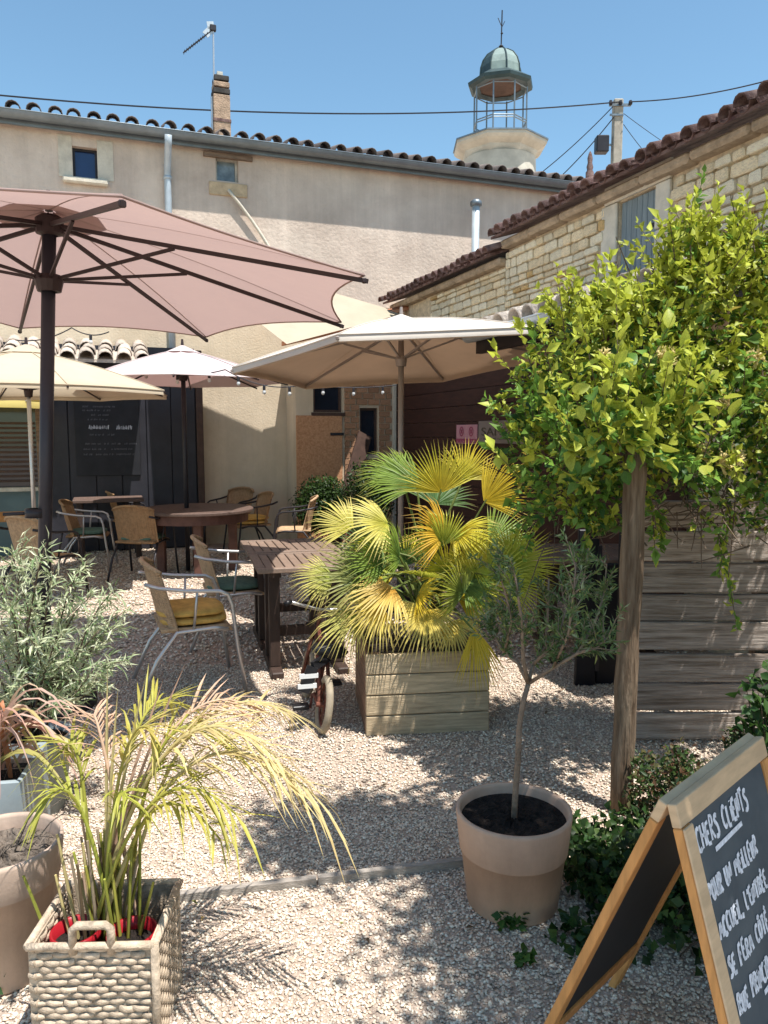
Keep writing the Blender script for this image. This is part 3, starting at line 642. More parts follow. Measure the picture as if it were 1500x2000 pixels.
# face looks toward -u, text runs along -v
def SP(o_v, z): return Vector((0, o_v, z))
def face_rect(mb, va_, vb_, z0, z1, u): mb.add([(u, va_, z0), (u, vb_, z0), (u, vb_, z1), (u, va_, z1)], [(0, 1, 2, 3)])
m = MB(); m.box((0, B.y, A.z), (.012, A.y, B.z), bev=.002); m.build('plate', 'sign_pink', sp)
wv = A.y-B.y; hz_ = B.z-A.z; ring = MB()
for k_ in (.27, .73):
    c = (-.003, A.y-wv*k_, B.z-hz_*.36); disc(ring, c, hz_*.26, (0, -1, 0), (0, 0, 1), 20, hz_*.19)
    for sg in (-1, 1): ribbon(ring, [Vector(c)+Vector((0, -.1*hz_, .1*hz_*sg)), Vector(c)+Vector((0, .1*hz_, -.1*hz_*sg))], .02, Vector((-1, 0, 0)))
ring.build('symbol', 'sign_mag', sp)
m = MB(); face_rect(m, A.y-.004, B.y+.004, A.z+.01, A.z+hz_*.26, -.003); m.build('strip', 'sign_mag', sp)
m = MB(); squig(m, (-.006, A.y-wv*.08, A.z+hz_*.06), (0, -1, 0), (0, 0, 1), wv*.85, hz_*.14, .008, 44, (-1, 0, 0)); m.build('writing', 'sign_pink', sp)
def text_obj(body, size, m, parent, M, name='lettering', ext=.001):
    cu = bpy.data.curves.new(name, 'FONT'); cu.body = body; cu.size = size; cu.extrude = ext; cu.offset = .002*0
    o = bpy.data.objects.new(name, cu); COL.objects.link(o); dg = bpy.context.evaluated_depsgraph_get()
    me = bpy.data.meshes.new_from_object(o.evaluated_get(dg)); bpy.data.objects.remove(o); me.materials.clear(); me.materials.append(MATS[m])
    return inst(name, me, parent, M)
A = on_u(934, 865, us); B = on_u(1045, 819, us)
sg_ = thing('grey_sign', 'plain grey sign with dark capital letters on the dark red wall', 'sign', wd(us, 0, 0), ROT)
m = MB(); m.box((0, B.y, A.z), (.012, A.y, B.z), bev=.002); m.build('plate', 'sign_grey', sg_)
hz_ = B.z-A.z; wv = A.y-B.y
tx = text_obj('SAMBOU', hz_*.52, 'letter_olive', sg_, None)
bbx = [Vector(c) for c in tx.bound_box]; wtx = max(c.x for c in bbx)-min(c.x for c in bbx)
tx.matrix_local = Matrix.Translation((-.004, A.y-wv*.06, A.z+hz_*.34)) @ Matrix(((0, 0, -1, 0), (-1, 0, 0, 0), (0, 1, 0, 0), (0, 0, 0, 1))) @ Matrix.Diagonal((wv*.86/wtx, 1, 1, 1))
m = MB(); squig(m, (-.004, A.y-wv*.06, A.z+hz_*.16), (0, -1, 0), (0, 0, 1), wv*.8, hz_*.09, .006, 46, (-1, 0, 0)); m.build('writing', 'letter_olive', sg_)

# ================================================================== far off: tower, pole, wires
TD = 28.0; TP = at(976, 272, TD); sc_ = TD/1500
tw = thing('lantern_tower', 'round pale stone tower with iron lantern cage and green copper dome', 'tower', (TP.x, TP.y, 0))
zc_ = TP.z
m = MB(); m.lathe([(1.45, 0), (1.28, zc_-1.6), (1.25, zc_-.75)], 32); m.build('shaft', 'tower_stone', tw, True)
m = MB(); m.lathe([(1.25, zc_-.75), (1.32, zc_-.62), (1.34, zc_-.55), (1.58, zc_-.42), (1.66, zc_-.34), (1.66, zc_-.24), (1.0, zc_-.02), (0, zc_)], 8, M=Matrix.Rotation(R(22.5), 4, 'Z')); m.build('cornice', 'tower_stone', tw)
m = MB(); m.lathe([(1.67, zc_-.245), (1.70, zc_-.25), (1.70, zc_-.20), (1.64, zc_-.21)], 8, M=Matrix.Rotation(R(22.5), 4, 'Z')); m.build('drip_edge', 'zinc', tw)
zr = at(976, 178, TD).z; rc = .93
for i in range(8):
    g_ = 2*math.pi*(i+.5)/8; m = MB(); m.tube([(rc*math.cos(g_), rc*math.sin(g_), zc_-.2), (rc*math.cos(g_), rc*math.sin(g_), zr)], .028, 6); m.build('cage_post', 'zinc', tw)
for z in (zc_+.42, zc_+.5, zr-.05):
    m = MB(); m.tube([(rc*math.cos(R(a+22.5)), rc*math.sin(R(a+22.5)), z) for a in range(0, 361, 45)], .022, 5); m.build('rail', 'zinc', tw)
zb_ = at(976, 172, TD).z
m = MB(); m.lathe([(.75, zb_-.02), (1.02, zb_-.06), (1.14, zb_), (1.16, zb_+.10), (.74, zb_+.36), (.70, zb_+.36)], 8, M=Matrix.Rotation(R(8), 4, 'Z')); m.build('brim', 'copper_green', tw)
m = MB(); m.lathe([(0, zb_+.03), (.9, zb_+.0), (1.08, zb_-.03)], 8, M=Matrix.Rotation(R(8), 4, 'Z')); m.build('soffit', 'tower_brown', tw)
prof = [(.72, zb_+.35), (.70, zb_+.62), (.62, zb_+.86), (.47, zb_+1.07), (.26, zb_+1.21), (.08, zb_+1.26), (.0, zb_+1.27)]
for i in range(8):
    m = MB(); a0, a1 = R(8+45*i+1.2), R(8+45*(i+1)-1.2); vs = []
    for r__, z in prof: vs += [(r__*math.cos(a0), r__*math.sin(a0), z), (r__*math.cos(a1), r__*math.sin(a1), z)]
    m.add(vs, [(2*j, 2*j+1, 2*j+3, 2*j+2) for j in range(len(prof)-1)]); m.build('dome_panel', 'copper_pale' if i in (5, 6) else 'copper_green', tw)  # the two sunward panels take the paler, sunlit colour
    m = MB(); m.tube([(r__*1.01*math.cos(a0-R(1.2)), r__*1.01*math.sin(a0-R(1.2)), z) for r__, z in prof], .03, 5); m.build('dome_seam', 'copper_green', tw)
zt3 = at(984, 20, TD).z
m = MB(); m.tube([(0, 0, zb_+1.25), (.02, 0, zt3)], .022, 6); m.lathe([(0, -.09), (.09, 0), (0, .09)], 10, (0, 0, zb_+1.36)); m.lathe([(0, -.05), (.05, 0), (0, .05)], 8, (.02, 0, zt3-.75))
m.tube([(.02, 0, zt3-.55), (-.12, 0, zt3-.25)], .014, 5); m.tube([(.02, 0, zt3-.55), (.12, 0, zt3-.35)], .012, 5); m.build('finial', 'metal_dark', tw)
PD = 18.0; PP = at(1203, 330, PD); ZP = at(1206, 195, PD).z
up_ = thing('utility_pole', 'concrete utility pole with wires and a box behind the stone roof', 'utility pole', (PP.x, PP.y, 0))
m = MB(); m.box((-.105, -.09, 0), (.105, .09, ZP), bev=.02); m.build('pole', 'pole_concrete', up_)
m = MB(); m.bar((-.22, -.1, ZP-.15), (.26, -.1, ZP-.15), .05, .05); m.bar((-.2, -.1, ZP-.36), (.1, -.1, ZP-.36), .04, .04); m.build('bracket', 'zinc', up_)
for x in (-.2, 0.02, .24):
    m = MB(); m.lathe([(0, -.05), (.035, -.04), (.045, 0), (.03, .05), (0, .06)], 8, (x, -.14, ZP-.12)); m.build('insulator', 'metal_dark', up_)
A = at(1175, 283, PD) - PP; m = MB(); m.box((A.x-.14, -.12, A.z+PP.z-.18), (A.x+.14, .12, A.z+PP.z+.18), bev=.02); m.build('box', 'metal_dark', up_)
m = MB(); m.bar((A.x+.14, 0, A.z+PP.z), (-.1, 0, A.z+PP.z), .04, .04); m.build('arm', 'zinc', up_)
def wire(name, label, P, Q, sag, r=.012, grp='overhead wires'):
    P = Vector(P); Q = Vector(Q); m = MB(); pts = []
    for i in range(25):
        t = i/24; p = P.lerp(Q, t); p.z -= sag*4*t*(1-t); pts.append(p - P)
    m.tube(pts, r, 5); o = m.build(name, 'metal_dark'); o.location = P; tag(o, label, 'wire', grp)
pt = Vector((PP.x, PP.y-.14, ZP-.1))
wire('overhead_wire', 'long overhead cable crossing the sky in front of the brick chimney', pt, at(-60, 180, 14.0), .30, .015)
wire('overhead_wire', 'overhead cable running from the pole to the upper right over the stone roof', pt + Vector((.2, 0, 0)), at(1560, 140, 16), .12, .014)
wire('overhead_wire', 'upper of the two cables slanting down left from the pole', pt + Vector((-.15, 0, -.1)), at(1060, 335, 19), .05, .011)
wire('overhead_wire', 'lower of the two cables slanting down left from the pole', pt + Vector((-.12, 0, -.32)), at(1095, 345, 19), .05, .012)
wire('overhead_wire', 'upper thin cable slanting down right behind the stone roof', pt + Vector((.1, 0, -.25)), at(1330, 300, 19), .02, .007)
wire('overhead_wire', 'lower thin cable slanting down right behind the stone roof', pt + Vector((.1, 0, -.48)), at(1270, 310, 19), .02, .008)
A = at(1152, 330, 14.0); rf = thing('roof_finial', 'small terracotta finial poking above the roof junction', 'finial', (A.x, A.y, A.z-.45)); rf.scale = (.8, .8, .92)
m = MB(); m.lathe([(.09, 0), (.09, .42), (.06, .46), (.075, .52), (.05, .6), (.06, .68), (.03, .78), (0, .82)], 10); m.build('body', 'tile_red', rf, True)

# ================================================================== parasols
def parasol(name, label, base, hub_z, rim_z, rad, n, rot, fabric, polemat, ribmat, pole_r=.024, tilt=(0, 0), group='garden parasols', strut=.45, runner=.32, edge_in=.05, sag=.02, lean=(0, 0), valance=0.0, vent=True, rib_t=.022, zbase=0.0):
    t = thing(name, label, 'parasol', (base[0], base[1], 0), 0, group)
    ap = Vector((lean[0], lean[1], hub_z)); tips = []
    for i in range(n):
        a_ = rot + 2*math.pi*i/n; tips.append(Vector((lean[0]+rad*math.cos(a_), lean[1]+rad*math.sin(a_), rim_z + tilt[0]*rad*math.cos(a_) + tilt[1]*rad*math.sin(a_))))
    top = ap + Vector((0, 0, .05)); K = 8; Jn = 10; c = MB()
    for i in range(n):
        A_, B_ = tips[i], tips[(i+1) % n]; rows = []
        for k_ in range(K+1):
            s_ = .02 + .98*k_/K; row = []
            for j in range(Jn+1):
                q = j/Jn; w4 = 4*q*(1-q); P_ = A_.lerp(B_, q); inn = 1 - edge_in*w4*s_
                p = top.lerp(P_, s_*inn); p.z += rib_t*1.2*(1-q*0) - sag*w4*math.sin(math.pi*s_*.9) + .03*math.sin(math.pi*s_)
                row.append(p)
            rows.append(row)
        if valance:
            rows.append([p + Vector((0, 0, -valance)) for p in rows[-1]])
        base_i = len(c.v)
        for row in rows: c.v += [tuple(p) for p in row]
        for k_ in range(len(rows)-1):
            for j in range(Jn): q_ = base_i + k_*(Jn+1)+j; c.f.append((q_, q_+1, q_+Jn+2, q_+Jn+1))
    can = c.build('canopy', fabric, t, True)
    hem = MB(); rimv = [Vector(p) for p in c.v]; per = (K+1+(1 if valance else 0))*(Jn+1)
    for i in range(n): hem.tube([rimv[i*per + K*(Jn+1) + j] for j in range(Jn+1)], .006, 5)
    hem.build('hem', fabric, can, True)
    for i in range(n): MB().tube([rimv[i*per + k_*(Jn+1)] + Vector((0, 0, .004)) for k_ in range(K+1)], .005, 5).build('seam', fabric, can, True)
    if vent:
        vv = MB(); vr = .17*rad; pts = [top + Vector((0, 0, .07))]
        for i in range(n):
            d = tips[i] - ap; d.z = 0; d.normalize(); pts.append(top + d*vr + Vector((0, 0, (rim_z-hub_z)*vr/rad + .035)))
        vv.add(pts, [(0, 1+i, 1+(i+1) % n) for i in range(n)]); vv.build('vent_cap', fabric, can)
    m = MB(); m.tube([(0, 0, zbase+.02), (lean[0], lean[1], hub_z+.03)], pole_r, 14); m.build('pole', polemat, t, True)
    m = MB(); m.lathe([(pole_r*1.1, -.06), (pole_r*2.0, -.05), (pole_r*2.0, .03), (pole_r*1.2, .05), (0, .05)], 14, (lean[0], lean[1], hub_z)); m.build('hub', ribmat, t)
    rz_ = hub_z - runner; f_ = rz_/hub_z; rp = Vector((lean[0]*f_, lean[1]*f_, rz_))
    m = MB(); m.lathe([(pole_r*1.1, -.06), (pole_r*1.7, -.06), (pole_r*2.1, .0), (pole_r*1.7, .03), (pole_r*1.1, .03)], 14, rp); m.build('runner', ribmat, t)
    for i in range(n):
        m = MB(); m.bar(ap, ap.lerp(tips[i], 1.01), rib_t*.8, rib_t); m.build('rib', ribmat, t)
        mid = ap.lerp(tips[i], strut); m = MB(); m.bar(rp, mid - Vector((0, 0, .01)), rib_t*.7, rib_t*.8); m.build('strut', ribmat, t)
        m = MB(); m.box((-rib_t*.6, -rib_t*.6, -rib_t*.6), (rib_t*.6, rib_t*.6, rib_t*.6), Matrix.Translation(ap.lerp(tips[i], 1.0)), bev=.005); m.build('rib_cap', ribmat, t)
    m = MB(); m.tube([top + Vector((0, 0, .02)), top + Vector((0, 0, .13))], [.022, .012], 8); m.build('finial', ribmat, t)
    return t
PB = at(84, 1385, 4.35)
big = parasol('parasol', 'large mauve pink parasol on a thick dark pole at the left front', (PB.x, PB.y), 2.735, 2.38, 1.793, 8, R(-59.5), 'fabric_mauve', 'pole_dark', 'rib_dark', .037, tilt=(-.026, -.03), lean=(-1.833 - PB.x, 0), strut=.42, runner=.30, edge_in=.065, sag=.0, rib_t=.021)
m = MB(); m.lathe([(.05, 0), (.06, .0), (.065, .03), (.065, .30), (.055, .32), (.045, .32)], 14, (.0, 0, .95-.42)); m.build('sleeve', 'metal_dark', big, True)
m = MB(); m.lathe([(.05, 0), (.062, 0), (.062, .05), (.05, .05)], 12, (.015, 0, 1.12)); m.tube([(0, 0, 1.145), (-.16, -.03, 1.14)], .010, 8); m.build('crank', 'metal_dark', big, True)
m = MB(); m.lathe([(0, 0), (.30, 0), (.30, .05), (.10, .08), (.06, .28), (.05, .28)], 24, (0, 0, .01)); m.build('base', 'metal_dark', big, True)
wh = parasol('parasol', 'white topped beige parasol on a taupe pole behind the palm', (.153, 6.97), 2.53, 2.22, 1.484, 6, 3.333, 'fabric_white', 'pole_taupe', 'pole_taupe', .026, tilt=(.075, -.061), edge_in=.03, runner=.28, strut=.35, valance=.05)
m = MB(); m.lathe([(0, 0), (.26, 0), (.26, .06), (.04, .1), (.035, .3)], 20); m.build('base', 'metal_dark', wh, True)
cw_ = [c for c in wh.children if c.name.startswith('canopy')][0]; lm = cw_.data.copy(); lm.name = 'lining'; lm.materials[0] = MATS['fabric_lining']
for v_ in lm.vertices: v_.co = ((v_.co.x)*.992, (v_.co.y)*.992, v_.co.z-.008)
inst('lining', lm, cw_)  # added sheet under the white canopy, coloured as its shaded side
RT = at(384, 985, 8.75)                                   # round table centre
pk = parasol('parasol', 'small pink parasol rising through the round table', (at(362, 900, 8.75).x, 8.75), 2.46, 2.15, 1.16, 8, R(10), 'fabric_pink', 'metal_dark', 'rib_dark', .026, lean=(0, 0), edge_in=.03, runner=.22, strut=.3, rib_t=.016)
A = at(52, 690, 7.4)
bg_ = parasol('parasol', 'low beige parasol behind the thick dark pole', (A.x, A.y), at(52, 684, 7.4).z-.06, at(52, 752, 6.1).z+.0, 1.36, 8, R(-8), 'fabric_beige', 'alu', 'rib_dark', .02, edge_in=.02, sag=.0, rib_t=.014, valance=.04)
A = at(-48, 755, 9.4)
yl = parasol('parasol', 'yellow parasol cut off at the left edge in front of the window', (A.x, A.y), 2.30, 1.97, .85, 8, R(20), 'fabric_yellow', 'alu', 'alu', .02, edge_in=.02, rib_t=.014, valance=.10)
# beige shade sail over the far seats
S1 = wd(*on_v(790, 612, VA-.22)); S2 = at(300, 470, 10.2); S3 = at(560, 672, 8.6)
m = MB(); N_ = 10; idx = {}
for i in range(N_+1):
    for j in range(N_+1-i):
        a_, b_ = i/N_, j/N_; c_ = 1-a_-b_; p = S1*c_ + S2*a_ + S3*b_; p = p + ((S1+S2+S3)/3 - p)*(.22*(1 - max(a_, b_, c_))*0) ; p.z -= .10*27*a_*b_*c_*.6
        idx[i, j] = len(m.v); m.v.append(tuple(p - S1))
for i in range(N_):
    for j in range(N_-i):
        m.f.append((idx[i, j], idx[i+1, j], idx[i, j+1]))
        if j < N_-i-1: m.f.append((idx[i+1, j], idx[i+1, j+1], idx[i, j+1]))
sl_o = m.build('shade_sail', 'fabric_sail', None, True); sl_o.location = S1
tag(sl_o, 'beige triangular shade sail stretched from the annex corner', 'shade sail')
# string of bulbs
def festoon(pts, label, sag=.12, nb=4):
    P = [Vector(p) for p in pts]; t = thing('string_lights', label, 'string lights', P[0], 0, 'strings of bulbs under the parasols'); cab = MB(); bl = []
    for a_, b_ in zip(P[:-1], P[1:]):
        q = []
        for i in range(13):
            s_ = i/12; p = a_.lerp(b_, s_); p.z -= sag*4*s_*(1-s_); q.append(p-P[0])
        cab.tube(q, .006, 5)
        for k_ in range(nb): bl.append(q[int((k_+.5)*12/nb)])
    cab.build('cable', 'metal_dark', t)
    for p in bl:
        m = MB(); m.lathe([(.012, 0), (.015, -.01), (.015, -.05), (.01, -.05)], 8, p); so_ = m.build('socket', 'metal_dark', t)
        m = MB(); m.lathe([(.010, -.045), (.019, -.065), (.017, -.085), (0, -.095)], 10, p); m.build('bulb', 'bulb', so_, True)
festoon([at(255, 712, 8.2), at(440, 722, 7.9), at(590, 752, 8.0)], 'string of small bulbs between the pink and the beige parasol', .08, 3)
festoon([at(600, 752, 8.6), at(775, 752, 9.2)], 'short string of bulbs in front of the annex window', .03, 3)
festoon([at(30, 664, 7.6), at(140, 640, 7.7), at(213, 648, 7.7)], 'string of bulbs below the mauve parasol by the tiled lean-to', .05, 1)

# ================================================================== tables and chairs
def square_table(c, rz, label, sx=.68, sy=.66, H=.74, slat='table_slat', leg='table_leg', grp='square slatted tables', ns=9):
    t = thing('slatted_table', label, 'table', (c[0], c[1], 0), rz, grp)
    fr = .055
    for i, (lo, hi) in enumerate((((-sx/2, -sy/2, H-.032), (sx/2, -sy/2+fr, H)), ((-sx/2, sy/2-fr, H-.032), (sx/2, sy/2, H)), ((-sx/2, -sy/2+fr+.002, H-.032), (-sx/2+fr, sy/2-fr-.002, H)), ((sx/2-fr, -sy/2+fr+.002, H-.032), (sx/2, sy/2-fr-.002, H)))):
        MB().box(lo, hi, bev=.004).build('frame_rail', slat, t)
    w_ = (sx-2*fr)/ns
    sm = MB().box((-w_/2+.004, -sy/2+fr+.003, H-.028), (w_/2-.004, sy/2-fr-.003, H-.002), bev=.003).mesh('slat', slat)
    for i in range(ns): inst('slat', sm, t, Matrix.Translation((-sx/2+fr+w_*(i+.5), 0, 0)))
    for x in (-sx*.32, sx*.32):
        MB().box((x-.035, -sy/2+.08, H-.075), (x+.035, sy/2-.08, H-.034)).build('apron', leg, t)
        for y in (-sy*.2, sy*.2): MB().box((x-.035, y-.035, .05), (x+.035, y+.035, H-.076), bev=.004).build('leg', leg, t)
        MB().box((x-.04, -sy/2+.03, 0), (x+.04, sy/2-.03, .048), bev=.008).build('foot', leg, t)
    MB().box((-sx*.32+.036, -.03, .22), (sx*.32-.036, .03, .28)).build('stretcher', leg, t)
    return t
A = gnd(500, 1112, .74); c1 = A + Vector((.33*math.cos(R(14.5))-.33*math.sin(R(14.5))+.02, .33*math.sin(R(14.5))+.33*math.cos(R(14.5)), 0)); c1.z = 0
square_table(c1, R(14.5), 'nearer of two brown slatted tables beside the palm planter')
c2 = c1 + Vector((-.70*math.sin(R(14.5))-.01, .70*math.cos(R(14.5)), 0))
square_table(c2, R(15.5), 'farther of two brown slatted tables, pushed against the nearer one')
A = gnd(1030, 1058, .74); c3 = A + wd(.40, -.10)
square_table((1.55, 5.55), ROT-.35, 'brown table in the shade under the lean-to behind the olive tree', 1.1, .75)
# round table
rt_ = thing('round_table', 'round dark wooden table around the pink parasol pole', 'table', (RT.x, RT.y, 0))
rr_ = .64
m = MB(); m.lathe([(0, .705), (rr_-.015, .705), (rr_, .713), (rr_, .735), (rr_-.01, .742), (.03, .742)], 48); m.build('top', 'table_wood', rt_)
m = MB(); m.lathe([(rr_-.06, .60), (rr_-.06, .704), (rr_-.085, .704), (rr_-.085, .60), (rr_-.06, .60)], 40); m.build('apron', 'table_red', rt_)
for k_ in range(4):
    g_ = R(-75+90*k_); p = Vector((.40*math.cos(g_), .40*math.sin(g_), 0)); MB().box((p.x-.045, p.y-.045, 0), (p.x+.045, p.y+.045, .703), bev=.006).build('leg', 'table_red', rt_)
# left tables
def plain_table(c, rz, label, sx, sy, H, top, leg):
    t = thing('plank_table', label, 'table', (c[0], c[1], 0), rz)
    n_ = 6; w_ = sy/n_
    for i in range(n_): MB().box((-sx/2, -sy/2+w_*i+.002, H-.035), (sx/2, -sy/2+w_*(i+1)-.002, H), bev=.004).build('plank', top, t)
    for x in (-1, 1):
        for y in (-1, 1): MB().box((x*(sx/2-.08)-.035, y*(sy/2-.08)-.035, 0), (x*(sx/2-.08)+.035, y*(sy/2-.08)+.035, H-.037), bev=.005).build('leg', leg, t)
        MB().box((x*(sx/2-.08)-.02, -sy/2+.12, H-.11), (x*(sx/2-.08)+.02, sy/2-.12, H-.038)).build('apron', leg, t)
    return t
A = gnd(48, 1012, .74); plain_table((A.x-.62, A.y+.2), ROT, 'orange varnished table cut off at the left edge', 1.2, .75, .74, 'table_orange', 'table_leg')
A = gnd(222, 972, .76); plain_table((A.x-.05, A.y-.05), ROT, 'dark wooden table against the shop front under the menu board', .85, .6, .76, 'table_wood', 'table_leg')
# chairs
def chair_parts(frame, weave, cushion=None, black=False, r=.0125):
    parts = []
    wx = .27
    for s in (-1, 1):
        m = MB(); pts = [(s*(wx+.01), .30, 0), (s*(wx+.005), .255, .30), (s*wx, .225, .56), (s*wx, .20, .625), (s*wx, .15, .65), (s*wx, -.05, .665), (s*(wx-.01), -.20, .69), (s*(wx-.05), -.275, .71)]
        m.tube(pts, r, 8); parts.append(('front_leg', m, frame, True))
        m = MB(); m.tube([(s*(wx-.02), -.33, 0), (s*(wx-.03), -.22, .25), (s*(wx-.045), -.10, .405), (s*(wx-.05), .12, .415), (s*(wx-.045), .2, .40)], r, 8); parts.append(('rear_leg', m, frame, True))
        m = MB(); m.tube([(s*wx, .02, .66), (s*(wx-.045), .0, .415)], r*.7, 6); parts.append(('arm_strut', m, frame, True))
    m = MB(); m.tube([(-(wx-.045), .2, .40), (wx-.045, .2, .40)], r, 8); m.tube([(-(wx-.045), -.1, .40), (wx-.045, -.1, .40)], r*.8, 8); parts.append(('seat_rail', m, frame, True))
    # seat
    m = MB(); N_ = 8; vs = []
    for i in range(N_+1):
        for j in range(N_+1):
            x = (j/N_-.5)*.44; y = -.19 + .42*i/N_; vs.append((x, y, .43 - .018*math.sin(math.pi*j/N_)*math.sin(math.pi*i/N_) - (.02 if i == N_ else 0)))
    n0 = len(vs); vs += [(p[0], p[1], p[2]-.022) for p in vs]; fs = []
    for i in range(N_):
        for j in range(N_): q = i*(N_+1)+j; fs += [(q, q+1, q+N_+2, q+N_+1), (n0+q+N_+1, n0+q+N_+2, n0+q+1, n0+q)]
    for i in range(N_):
        e1 = i*(N_+1); e2 = e1+N_; fs += [(e1, e1+N_+1, n0+e1+N_+1, n0+e1), (e2+N_+1, e2, n0+e2, n0+e2+N_+1), (i+1, i, n0+i, n0+i+1)]; q = N_*(N_+1)+i; fs.append((q, q+1, n0+q+1, n0+q))
    m.add(vs, fs); parts.append(('seat', m, weave, True))
    # curved back
    m = MB(); vs = []; NA, NB = 12, 6
    for k_ in (0, 1):
        for i in range(NB+1):
            z = .40 + .42*i/NB; lean_ = -.17 - .10*(i/NB)
            for j in range(NA+1):
                a_ = (j/NA-.5)*2*R(62); rad = .265 - .016*k_
                vs.append((rad*1.0*math.sin(a_), lean_ + .13 - rad*.62*math.cos(a_) + .03, z - .05*(i/NB)*(abs(a_)/R(62))**2))
    n0 = (NA+1)*(NB+1); fs = []
    for i in range(NB):
        for j in range(NA): q = i*(NA+1)+j; fs += [(q+1, q, q+NA+1, q+NA+2), (n0+q, n0+q+1, n0+q+NA+2, n0+q+NA+1)]
    for j in range(NA): q = NB*(NA+1)+j; fs += [(q, q+1, n0+q+1, n0+q), (j+1, j, n0+j, n0+j+1)]
    for i in range(NB): q = i*(NA+1); fs += [(q, q+NA+1, n0+q+NA+1, n0+q), (q+NA+NA+1, q+NA, n0+q+NA, n0+q+NA+NA+1)]
    m.add(vs, fs); parts.append(('backrest', m, weave, True))
    m = MB(); m.tube([vs[NB*(NA+1)+j] for j in range(NA+1)], .015, 8); parts.append(('back_rim', m, weave if not black else weave, True))
    if cushion:
        for k_ in range(2 if cushion == 'cushion_ochre' else 1):
            m = MB(); z0 = .432 + .05*k_; vs = []; n_ = 20; P_ = [(0, .0), (.17, .0), (.215, .012), (.215, .034), (.17, .046), (0, .05)]
            for r_, z in P_:
                for j in range(n_):
                    g_ = 2*math.pi*j/n_; e_ = 1/max(abs(math.cos(g_)), abs(math.sin(g_)))**.7; vs.append((r_*e_*math.cos(g_), .02 + r_*e_*math.sin(g_)*.95 - .015*k_, z0+z))
            m.add(vs, [(i*n_+j, i*n_+(j+1) % n_, (i+1)*n_+(j+1) % n_, (i+1)*n_+j) for i in range(5) for j in range(n_)]); parts.append(('cushion', m, cushion, True))
    return parts
CM = {}
def chair(c, rz, label, frame='alu', weave='wicker', cushion=None, grp='wicker armchairs'):
    key = (frame, weave, cushion)
    if key not in CM: CM[key] = [(n_, m_.mesh(n_, mt, s_)) for n_, m_, mt, s_ in chair_parts(frame, weave, cushion)]
    t = thing('armchair', label, 'chair', (c[0], c[1], 0), rz, grp)
    for n_, me in CM[key]: inst(n_, me, t)
    return t
FACE_R = R(-90)
def gp(px, py): p = gnd(px, py); return (p.x, p.y)
chair(gp(372, 1338), FACE_R+R(22), 'nearest tan wicker armchair with ochre cushions and aluminium legs', 'alu', 'wicker_pale', 'cushion_ochre')
chair(gp(452, 1252), FACE_R+R(18), 'aluminium armchair with green cushion drawn up to the nearer slatted table', 'alu', 'wicker_pale', 'cushion_green')
chair(gp(280, 1128), R(-8), 'black legged wicker chair seen from behind at the round table', 'metal_dark', 'wicker', 'cushion_green')
chair(gp(172, 1112), FACE_R+R(12), 'aluminium armchair with green cushion left of the round table', 'alu', 'wicker', 'cushion_green')
chair(gp(244, 1072), FACE_R+R(35), 'wicker chair half hidden between the round table and the menu board', 'metal_dark', 'wicker')
chair(gp(85, 1168), R(-25), 'pale wicker chair back behind the thick parasol pole', 'metal_dark', 'wicker_pale')
chair(gp(492, 1085), R(120), 'wicker chair with black legs right of the round table', 'metal_dark', 'wicker', 'cushion_ochre')
chair(gp(455, 1068), R(150), 'wicker chair with red cushion behind the round table', 'metal_dark', 'wicker', 'cushion_red')
chair(gp(578, 1098), R(95), 'black framed chair in front of the clipped shrub', 'metal_dark', 'wicker_pale')

# ================================================================== palm in its wooden planter
PC = gnd(715, 1440)
pl = thing('wooden_planter', 'square planter of four weathered boards holding the yellow fan palm', 'planter', (PC.x, PC.y, 0), R(7))
PW, PDp, PH = .665, .66, .445; bh = PH/4
for i in range(4):
    z = bh*i
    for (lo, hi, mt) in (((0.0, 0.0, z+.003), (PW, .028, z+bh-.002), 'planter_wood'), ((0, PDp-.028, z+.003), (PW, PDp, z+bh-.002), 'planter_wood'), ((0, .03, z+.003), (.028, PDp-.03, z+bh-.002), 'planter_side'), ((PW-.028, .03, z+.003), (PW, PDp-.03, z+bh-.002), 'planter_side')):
        MB().box(lo, hi, bev=.005).build('board', mt, pl)
for x in (.03, PW-.08):
    for y in (.03, PDp-.08): MB().box((x, y, .002), (x+.05, y+.05, PH-.01)).build('corner_post', 'planter_side', pl)
MB().add([(.029, .029, PH-.05), (PW-.029, .029, PH-.05), (PW-.029, PDp-.029, PH-.05), (.029, PDp-.029, PH-.05)], [(0, 1, 2, 3)]).build('soil', 'soil', pl)
PX = Vector((PC.x, PC.y, 0)) + Vector((PW*.5, PDp*.55, 0)); PX.z = PH-.06
pa = thing('fan_palm', 'yellowing fan palm with stiff pleated fronds growing in the wooden planter', 'palm', PX)
